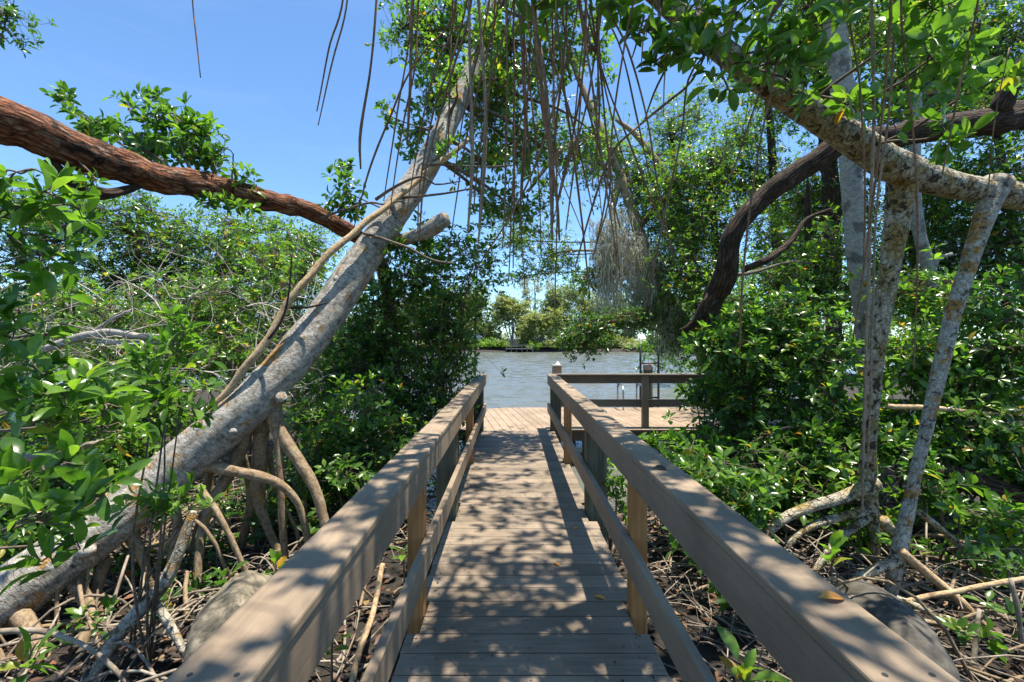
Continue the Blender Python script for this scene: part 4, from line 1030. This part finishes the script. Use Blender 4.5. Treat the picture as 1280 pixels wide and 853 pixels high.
shrub('young plant with pointed leaves in the bottom left corner', [(22, 838, 1.75, 16, 10, .06, 1.6)], .12, 3, LEAF_BRIGHT, base=(at(22, 850, 1.75)[0], 1.8), name='mangrove_seedling', cat='seedling', group='mangrove seedlings')


def seedling(lab, px, py, Y, L=.13, n=1, mat=LEAF_BRIGHT, up=.28):
    p = at(px, py, Y); gz = ground_z(p[0], p[1])
    t = thing('mangrove_seedling', lab, 'seedling', (p[0], p[1], gz), 'mangrove seedlings')
    g = Geo(); tube(g, [(p[0] + .02, p[1], gz - .03, .008), (p[0], p[1], (p[2] + gz) / 2, .007), (p[0], p[1], p[2], .005)], 6, .05, 0); g.build('stem', TWIG, t)
    g = Geo(); rosettes(g, np.array([p, p - [0, 0, .06]]), np.array([[0, -.2, 1.], [0.1, 0, 1.]]), L, 3, 4, (20, 60), 1.); g.build('leaf_rosette', mat, t)


seedling('upright seedling with glossy leaves beyond the right railing, near the lichen root', 1040, 690, 2.9, .17)
seedling('bright seedling between the right rails at the bottom of the picture', 930, 836, 2.3, .16)
seedling('dark-leaved seedling left of the boulder behind the left railing', 282, 722, 3.3, .17, mat=LEAF_DARK)
seedling('small seedling beside the left railing, right of the boulder', 345, 700, 3.4, .1)
seedling('seedling in the red leaf litter under the left lower rail', 505, 690, 3.5, .12)
seedling('tiny seedling below the left rail close to the bottom edge', 415, 800, 2.4, .1)

# ------------------------------------------------------------------ boulders, fallen branches, litter
for lab, px, py, Y, R, rz in (('pale rounded boulder mottled with lichen behind the left railing', 298, 782, 2.75, (.24, .48, .27), .35), ('dark rounded boulder lying in shade beyond the right railing', 1112, 772, 2.75, (.22, .5, .22), -.3)):
    c = at(px, py, Y)
    bm = bmesh.new(); bmesh.ops.create_icosphere(bm, subdivisions=5, radius=1)
    for v in bm.verts:
        k = 1 + .10 * noise.noise(v.co * 1.6 + Vector((px, 0, 0))) + .035 * noise.noise(v.co * 5)
        v.co = Vector((v.co.x * R[0], v.co.y * R[1], v.co.z * R[2])) * k
    bmesh.ops.rotate(bm, cent=(0, 0, 0), matrix=Matrix.Rotation(rz, 3, 'Z'), verts=bm.verts[:])
    bmesh.ops.translate(bm, vec=Vector(c) - Vector((0, 0, .12 if px > 640 else .03)), verts=bm.verts[:])
    tag(bm_obj('boulder', bm, BOULDER if px < 640 else BOULDER_DARK, None, True), lab, 'boulder', 'boulders')

FB = [
    ('forked grey branch with ochre lichen at its fork, below the leaning trunk', BARK_WHITE, [[(242, 640, 3.0, 12), (225, 690, 2.95, 16), (205, 728, 2.9, 19), (188, 750, 2.85, 22), (158, 785, 2.75, 18), (128, 825, 2.65, 17), (100, 880, 2.6, 16)], [(190, 748, 2.85, 17), (212, 785, 2.8, 16), (232, 820, 2.75, 14)], [(172, 765, 2.8, 8), (150, 800, 2.75, 8), (120, 860, 2.7, 8)]]),
    ('long thin grey branch lying across the bottom left corner', TWIG_GREY, [[(-20, 788, 2.5, 8), (50, 788, 2.5, 9), (95, 805, 2.45, 9), (140, 835, 2.4, 9), (180, 875, 2.4, 9)]]),
    ('tan pole crossing the root tangle at lower right', BARK_TAN, [[(1128, 690, 3.4, 11), (1160, 718, 3.4, 12), (1200, 752, 3.3, 12), (1245, 800, 3.2, 12), (1290, 850, 3.1, 12)]]),
    ('straight brown pole lying nearly level at lower right', BARK_TAN, [[(1115, 754, 3.2, 8), (1180, 742, 3.2, 8), (1265, 728, 3.2, 8), (1300, 722, 3.2, 8)]]),
    ('curved yellow stick bending down at lower right', BARK_YELLOW, [[(1122, 748, 3.1, 8), (1160, 764, 3.05, 9), (1200, 790, 3.0, 9), (1222, 815, 2.95, 9), (1250, 870, 2.9, 9)]]),
    ('upright broken stick at the lower right edge', TWIG_GREY, [[(1225, 760, 2.9, 7), (1215, 810, 2.85, 9), (1208, 870, 2.8, 10)]]),
    ('upright pale stick at the far right edge', TWIG_GREY, [[(1262, 722, 2.9, 7), (1272, 770, 2.85, 8), (1278, 870, 2.8, 9)]]),
    ('bleached horizontal stick between the shrubs right of the whitish leg', BARK_TAN, [[(1110, 508, 4.6, 7), (1170, 512, 4.6, 7), (1255, 520, 4.6, 6)]]),
    ('long thin branch lying in red litter under the left railing', BARK_TAN, [[(478, 705, 3.2, 7), (468, 760, 2.9, 8), (450, 810, 2.6, 9), (440, 870, 2.4, 9)]]),
    ('bleached dead branch among the twigs at far left', TWIG_PALE, [[(20, 450, 6, 9), (70, 432, 6, 11), (130, 416, 6, 12), (175, 420, 6, 8), (240, 424, 6, 5)], [(110, 420, 6, 6), (140, 400, 6, 5), (165, 388, 6, 3)], [(125, 428, 6, 6), (180, 430, 6, 5), (230, 432, 6, 4)]]),
    ('grey branch lying behind the near leaves at left', TWIG_GREY, [[(-10, 575, 3.2, 12), (40, 572, 3.3, 12), (95, 560, 3.4, 10), (160, 545, 3.6, 7)]]),
    ('thick dark log lying in shade under the right shrubs', BARK_DARK, [[(1165, 590, 4.6, 30), (1220, 605, 4.5, 34), (1300, 628, 4.4, 34)]]),
    ('pale pole sloping down behind the left railing posts', BARK_ROOT, [[(470, 660, 3.9, 7), (500, 600, 4.6, 7), (520, 560, 5.2, 6)]]),
]
for lab, mt_, parts in FB:
    P0 = pix(parts[0])[0]
    t = thing('fallen_branch', lab, 'branch', P0[:3], 'fallen branches')
    for k, r in enumerate(parts):
        g = Geo(); tube(g, pix(r, .9), 10, .05, .14, 9., k + len(lab), .02); g.build('stick' if k == 0 else 'side_stick', mt_, t)


def arcs(n, xr, yr, len_, rad, hgt, geo, avoid=True):
    """random looping roots and twigs on the mud"""
    P, R = [], []
    while len(P) < n:
        x, y = rng.uniform(*xr), rng.uniform(*yr)
        if avoid and -.68 < x < .86 and y < 7.7:
            continue
        a = rng.uniform(0, 6.28); l = rng.uniform(*len_); h = rng.uniform(0, 1) ** 2 * hgt
        x2, y2 = x + math.cos(a) * l, y + math.sin(a) * l
        if avoid and (-.7 < x2 < .88 or x * x2 < 0):
            continue
        A = np.array([x, y, ground_z(x, y) + .02]); B = np.array([x2, y2, ground_z(x2, y2) + .02])
        t = np.linspace(0, 1, 8)[:, None]
        q = A * (1 - t) + B * t + rng.normal(0, .05 * l, 3) * np.sin(t * math.pi) + rng.normal(0, .018 * l, 3) * np.sin(2 * math.pi * t)
        q[:, 2:3] = np.maximum(q[:, 2:3], -.6) + h * np.sin(t * math.pi) ** .7
        r0 = rng.uniform(*rad)
        P.append(q); R.append(np.linspace(r0, r0 * .6, 8))
    sticks(geo, np.array(P), np.array(R), 6)


g = Geo()
arcs(560, (-5, -.7), (1.6, 6.6), (.4, 1.7), (.003, .012), .26, g)
arcs(760, (.86, 5), (1.4, 6.0), (.4, 1.7), (.0025, .0095), .28, g)
kind(tag(g.build('root_tangle', TWIG_GREY), 'tangle of thin grey roots and twigs covering the mud', 'roots'), 'stuff')
g = Geo()
arcs(80, (-5, -.75), (1.8, 6.0), (.4, 1.4), (.008, .02), .6, g)
arcs(80, (.9, 4.6), (1.5, 5.6), (.4, 1.4), (.008, .017), .5, g)
kind(tag(g.build('stilt_root_tangle', BARK_ROOT), 'looping brown stilt roots rising out of the mud on both sides', 'roots'), 'stuff')
# bare grey twigs of the left thicket
g = Geo(); n = 230
A = np.array([at(rng.uniform(-20, 440), rng.uniform(370, 520), rng.uniform(5.6, 8.2)) for _ in range(n)])
B = A + np.stack([rng.normal(0, .5, n), rng.normal(0, .4, n), rng.normal(.25, .35, n)], 1)
Q = bend(A, B, 7, .12); R = np.tile(np.linspace(.009, .0025, 7), (n, 1)) * rng.uniform(.5, 1.3, (n, 1)); sticks(g, Q, R, 4)
k2 = np.repeat(Q[:, 3], 2, 0); B2 = k2 + rng.normal(0, .3, (2 * n, 3)) + [0, 0, .15]
sticks(g, bend(k2, B2, 5, .12), np.tile(np.linspace(.006, .002, 5), (2 * n, 1)), 3)
kind(tag(g.build('bare_twigs', TWIG_PALE), 'thicket of bare grey twigs behind the leaning trunk', 'twigs'), 'stuff')

# leaf litter on the mud
g = Geo(); n = 5200
x = np.where(rng.random(n) < .5, rng.uniform(-4.5, -.6, n), rng.uniform(.8, 4.5, n)); y = rng.uniform(1.2, 6.2, n)
z = np.array([ground_z(a, b) for a, b in zip(x, y)]) + rng.uniform(.012, .07, n)
a = rng.uniform(0, 6.28, n)
Fw = nrm(np.stack([np.cos(a), np.sin(a), rng.normal(0, .25, n)], 1)); Nn = nrm(np.stack([rng.normal(0, .3, n), rng.normal(0, .3, n), np.ones(n)], 1)); Nn = nrm(Nn - Fw * np.sum(Fw * Nn, 1, keepdims=True))
LL = rng.uniform(.05, .11, n); leaves(g, np.stack([x, y, z], 1), Fw, Nn, LL, LL * .45, 2)
kind(tag(g.build('leaf_litter', LITTER), 'carpet of red-brown dead leaves on the mud', 'leaf litter'), 'stuff')

# single leaves lying on the boards
FL = [('orange leaf lying on the boards, farthest of the three', 716, 663, 0., .075), ('curled orange leaf lying mid-boardwalk, middle of the three', 700, 709, 0., .07), ('narrow yellow leaf on the boards nearest the right railing post', 742, 747, 0., .07),
      ('long orange leaf resting on top of the right railing', 1022, 751, .924, .062), ('dark leaf scrap on the boards left of the middle', 619, 688, 0., .05), ('tiny pale leaf scrap far along the boardwalk', 629, 585, 0., .05),
      ('small dark leaf near the far left of the boards', 597, 611, 0., .05), ('brown leaf scrap on top of the right railing halfway along', 815, 587, .924, .08), ('brown leaf scrap on the far top rail of the right side', 766, 536, .924, .07)]
for k, (lab, px, py, z, L) in enumerate(FL):
    Y = (EYE - z) * FPX / (py - 427); p = np.array([(px - 640) / FPX * Y, Y, z + .006])
    a = [.6, 2.2, -.4, 0.05, 0, 1, 2, 0, .4][k]
    g = Geo(); Fw = np.array([[math.cos(a), math.sin(a), .03]]); Fw = nrm(Fw); Nn = nrm(np.array([[.15, -.2, 1.]])); Nn = nrm(Nn - Fw * np.sum(Fw * Nn))
    leaves(g, p[None], Fw, Nn, np.array([L]), np.array([L * .42]), 3)
    tag(g.build('fallen_leaf', LITTER if 'dark' in lab or 'brown' in lab else FALLEN), lab, 'leaf', 'leaves fallen on the boardwalk')

g = Geo(); n = 330
x = rng.uniform(-.47, .63, n); y = rng.uniform(1.2, 7.6, n)
x = np.where(rng.random(n) < .4, np.where(rng.random(n) < .5, -.5 + np.abs(rng.normal(0, .05, n)), .66 - np.abs(rng.normal(0, .05, n))), x)
a = rng.uniform(0, 6.28, n)
Fw = np.stack([np.cos(a), np.sin(a), np.full(n, .02)], 1); Nn = nrm(np.stack([rng.normal(0, .1, n), rng.normal(0, .1, n), np.ones(n)], 1)); Nn = nrm(Nn - nrm(Fw) * np.sum(nrm(Fw) * Nn, 1, keepdims=True))
LL = rng.uniform(.008, .026, n); leaves(g, np.stack([x, y, np.full(n, .004)], 1), nrm(Fw), Nn, LL, LL * rng.uniform(.2, .6, n), 1)
kind(tag(g.build('deck_debris', LITTER), 'tiny dry leaf scraps strewn over the boards', 'debris'), 'stuff')

# ------------------------------------------------------------------ far bank
FT = [  # px, top y, width px, Y, material, label
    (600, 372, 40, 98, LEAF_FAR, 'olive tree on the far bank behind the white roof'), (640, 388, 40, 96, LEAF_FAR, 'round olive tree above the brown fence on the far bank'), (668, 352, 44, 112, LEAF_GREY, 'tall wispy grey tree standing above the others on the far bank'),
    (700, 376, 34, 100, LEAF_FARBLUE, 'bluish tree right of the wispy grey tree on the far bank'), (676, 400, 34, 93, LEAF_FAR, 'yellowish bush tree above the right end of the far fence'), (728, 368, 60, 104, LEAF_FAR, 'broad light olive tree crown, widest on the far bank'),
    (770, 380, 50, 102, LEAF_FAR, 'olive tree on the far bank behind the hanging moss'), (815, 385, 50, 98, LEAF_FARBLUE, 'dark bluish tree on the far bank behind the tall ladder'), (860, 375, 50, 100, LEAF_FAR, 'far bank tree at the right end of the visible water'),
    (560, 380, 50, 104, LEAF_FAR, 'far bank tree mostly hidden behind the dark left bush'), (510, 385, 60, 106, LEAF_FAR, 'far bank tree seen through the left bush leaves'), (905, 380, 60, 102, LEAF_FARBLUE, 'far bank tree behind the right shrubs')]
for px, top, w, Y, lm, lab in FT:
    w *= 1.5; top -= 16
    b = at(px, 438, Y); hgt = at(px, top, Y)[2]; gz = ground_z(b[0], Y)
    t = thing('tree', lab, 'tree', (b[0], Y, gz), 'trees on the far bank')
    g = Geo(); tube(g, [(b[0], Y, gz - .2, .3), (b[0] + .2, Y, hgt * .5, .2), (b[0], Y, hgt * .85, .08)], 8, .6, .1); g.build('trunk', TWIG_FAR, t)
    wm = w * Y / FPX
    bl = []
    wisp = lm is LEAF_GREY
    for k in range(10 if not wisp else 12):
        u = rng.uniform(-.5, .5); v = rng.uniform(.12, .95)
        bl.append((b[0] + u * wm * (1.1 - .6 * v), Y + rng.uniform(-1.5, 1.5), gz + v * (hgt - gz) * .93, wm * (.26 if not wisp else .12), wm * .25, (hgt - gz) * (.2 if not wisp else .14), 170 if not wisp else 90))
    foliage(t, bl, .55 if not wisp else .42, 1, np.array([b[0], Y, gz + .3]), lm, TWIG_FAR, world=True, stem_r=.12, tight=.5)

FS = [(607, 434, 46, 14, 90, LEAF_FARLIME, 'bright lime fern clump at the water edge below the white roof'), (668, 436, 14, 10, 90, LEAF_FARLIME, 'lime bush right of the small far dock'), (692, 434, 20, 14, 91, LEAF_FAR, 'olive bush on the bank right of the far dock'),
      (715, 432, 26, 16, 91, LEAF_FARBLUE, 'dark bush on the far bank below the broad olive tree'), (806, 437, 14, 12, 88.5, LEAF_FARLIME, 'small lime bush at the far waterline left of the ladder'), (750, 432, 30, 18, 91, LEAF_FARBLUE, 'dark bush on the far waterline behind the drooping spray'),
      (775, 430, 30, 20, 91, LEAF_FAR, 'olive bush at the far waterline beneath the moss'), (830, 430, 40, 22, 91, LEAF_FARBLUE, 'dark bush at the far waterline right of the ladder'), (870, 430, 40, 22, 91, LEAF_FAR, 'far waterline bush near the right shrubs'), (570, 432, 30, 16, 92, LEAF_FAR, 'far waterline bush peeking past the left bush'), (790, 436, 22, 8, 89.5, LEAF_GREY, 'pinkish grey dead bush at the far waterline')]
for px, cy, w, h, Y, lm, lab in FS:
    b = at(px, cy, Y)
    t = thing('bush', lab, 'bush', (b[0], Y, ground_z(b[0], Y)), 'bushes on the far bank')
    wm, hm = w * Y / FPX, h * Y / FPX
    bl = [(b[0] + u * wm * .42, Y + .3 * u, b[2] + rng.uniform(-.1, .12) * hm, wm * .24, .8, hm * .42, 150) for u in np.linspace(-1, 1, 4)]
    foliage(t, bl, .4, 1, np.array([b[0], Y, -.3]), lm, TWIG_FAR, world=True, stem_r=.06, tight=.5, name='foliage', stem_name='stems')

p = at(588, 425, 96)
h = thing('house', 'low white-roofed house on the far bank peeking past the left bush', 'house', (p[0], 96, 0))
bm = bmesh.new(); bm_box(bm, p[0] - 5, p[0] + 2.2, 95, 101, .2, 2.2, .02); bm_obj('wall', bm, WALL_CREAM, h)
bm = bmesh.new()
v = [bm.verts.new(c) for c in ((p[0] - 5.5, 94.5, 2.2), (p[0] + 2.8, 94.5, 2.2), (p[0] + 2.8, 101.5, 2.2), (p[0] - 5.5, 101.5, 2.2), (p[0] - 4, 98, 3.4), (p[0] + 1.2, 98, 3.4))]
for q in ((0, 1, 5, 4), (1, 2, 5), (2, 3, 4, 5), (3, 0, 4), (3, 2, 1, 0)): bm.faces.new([v[i] for i in q])
bm_obj('roof', bm, ROOF_WHITE, h)
a, b = at(603, 425, 94), at(682, 425, 94)
f = thing('board_fence', 'brown board fence standing on the far bank', 'fence', ((a[0] + b[0]) / 2, 94, .2))
bm = bmesh.new()
xx = a[0]
while xx < b[0]:
    bm_box(bm, xx, xx + .19, 94, 94.03, .1, 1.9 + random.uniform(-.03, .03), 0); xx += .205
bm_obj('board_panel', bm, FENCE_WOOD, f)
bm = bmesh.new(); bm_box(bm, a[0], b[0], 94.04, 94.09, 1.4, 1.5, 0); bm_obj('crosspiece', bm, FENCE_WOOD, f)
p = at(626, 424, 93)
t = thing('garden_chair', 'small red garden chair in front of the far fence', 'chair', (p[0], 93, .3))
bm = bmesh.new(); bm_box(bm, p[0] - .4, p[0] + .4, 92.6, 93.3, .75, .85, .01); bm_obj('seat', bm, RED, t)
bm = bmesh.new(); bm_box(bm, p[0] - .4, p[0] + .4, 93.3, 93.4, .8, 1.75, .01); bm_obj('backrest', bm, RED, t)
for dx in (-.36, .36):
    for dy in (92.65, 93.3):
        bm = bmesh.new(); bm_box(bm, p[0] + dx - .04, p[0] + dx + .04, dy, dy + .08, .2, .76, 0); bm_obj('leg', bm, RED, t)
a, b = at(632, 437, 87), at(666, 437, 87)
d = thing('small_dock', 'small grey dock with a rail on the far bank', 'dock', ((a[0] + b[0]) / 2, 88, -.6))
bm = bmesh.new(); bm_box(bm, a[0], b[0], 86.6, 89.2, -.1, .05, .01); bm_obj('deck_top', bm, DOCK_GREY, d)
bm = bmesh.new(); bm_box(bm, a[0], b[0], 86.6, 86.68, .65, .75, .01); bm_obj('rail', bm, DOCK_GREY, d)
for u in np.linspace(a[0] + .1, b[0] - .1, 6):
    bm = bmesh.new(); bm_box(bm, u - .07, u + .07, 86.69, 86.83, -1.2, .8, .01); bm_obj('post', bm, DOCK_GREY, d)

# ------------------------------------------------------------------ camera, light, sky
cam = bpy.data.cameras.new('camera'); co = bpy.data.objects.new('camera', cam); COL.objects.link(co)
co.location = (0, 0, EYE); co.rotation_euler = (math.radians(90), 0, 0)
cam.lens = 16; cam.sensor_width = 36; cam.clip_start = .05; cam.clip_end = 3000
scene.camera = co
S = Vector((.19, .07, 1)).normalized()
sun = bpy.data.lights.new('sun', 'SUN'); so = bpy.data.objects.new('sun', sun); COL.objects.link(so)
so.rotation_euler = S.to_track_quat('Z', 'Y').to_euler()
sun.energy = 4.5; sun.angle = math.radians(.53); sun.color = (1, .935, .82)
w = bpy.data.worlds.new('World'); scene.world = w; w.use_nodes = True
nt = w.node_tree
sky = nt.nodes.new('ShaderNodeTexSky'); sky.sky_type = 'NISHITA'; sky.sun_disc = False
sky.sun_elevation = math.asin(S.z); sky.sun_rotation = math.atan2(S.x, S.y)
sky.air_density = .85; sky.dust_density = .05; sky.ozone_density = 2.2; sky.altitude = 0
bg = nt.nodes['Background']; bg.inputs[1].default_value = .15
tint = nd(nt, 'ShaderNodeVectorMath', {0: sky.outputs[0], 1: (.56, .70, .775)}, operation='MULTIPLY')
tc = nt.nodes.new('ShaderNodeTexCoord')
cl = noisetex(nt, nd(nt, 'ShaderNodeMapping', {'Vector': tc.outputs['Generated'], 'Scale': (2.2, 2.2, 9)}).outputs[0], 1.6, 7, .62, .8)
cf = ramp(nt, cl, [(.5, (0, 0, 0)), (.8, (.05, .05, .05))])
hz = mix(nt, cf, tint.outputs[0], (3.6, 4.1, 4.5))
nt.links.new(hz, bg.inputs[0])
vs = scene.view_settings
vs.view_transform = 'Standard'; vs.look = 'None'; vs.gamma = 1; vs.exposure = 1.2; vs.use_curve_mapping = False
scene.render.engine = 'CYCLES'
cy = scene.cycles
cy.max_bounces = 8; cy.diffuse_bounces = 4; cy.glossy_bounces = 3; cy.transmission_bounces = 4; cy.transparent_max_bounces = 6
cy.caustics_reflective = False; cy.caustics_refractive = False
cy.use_denoising = True
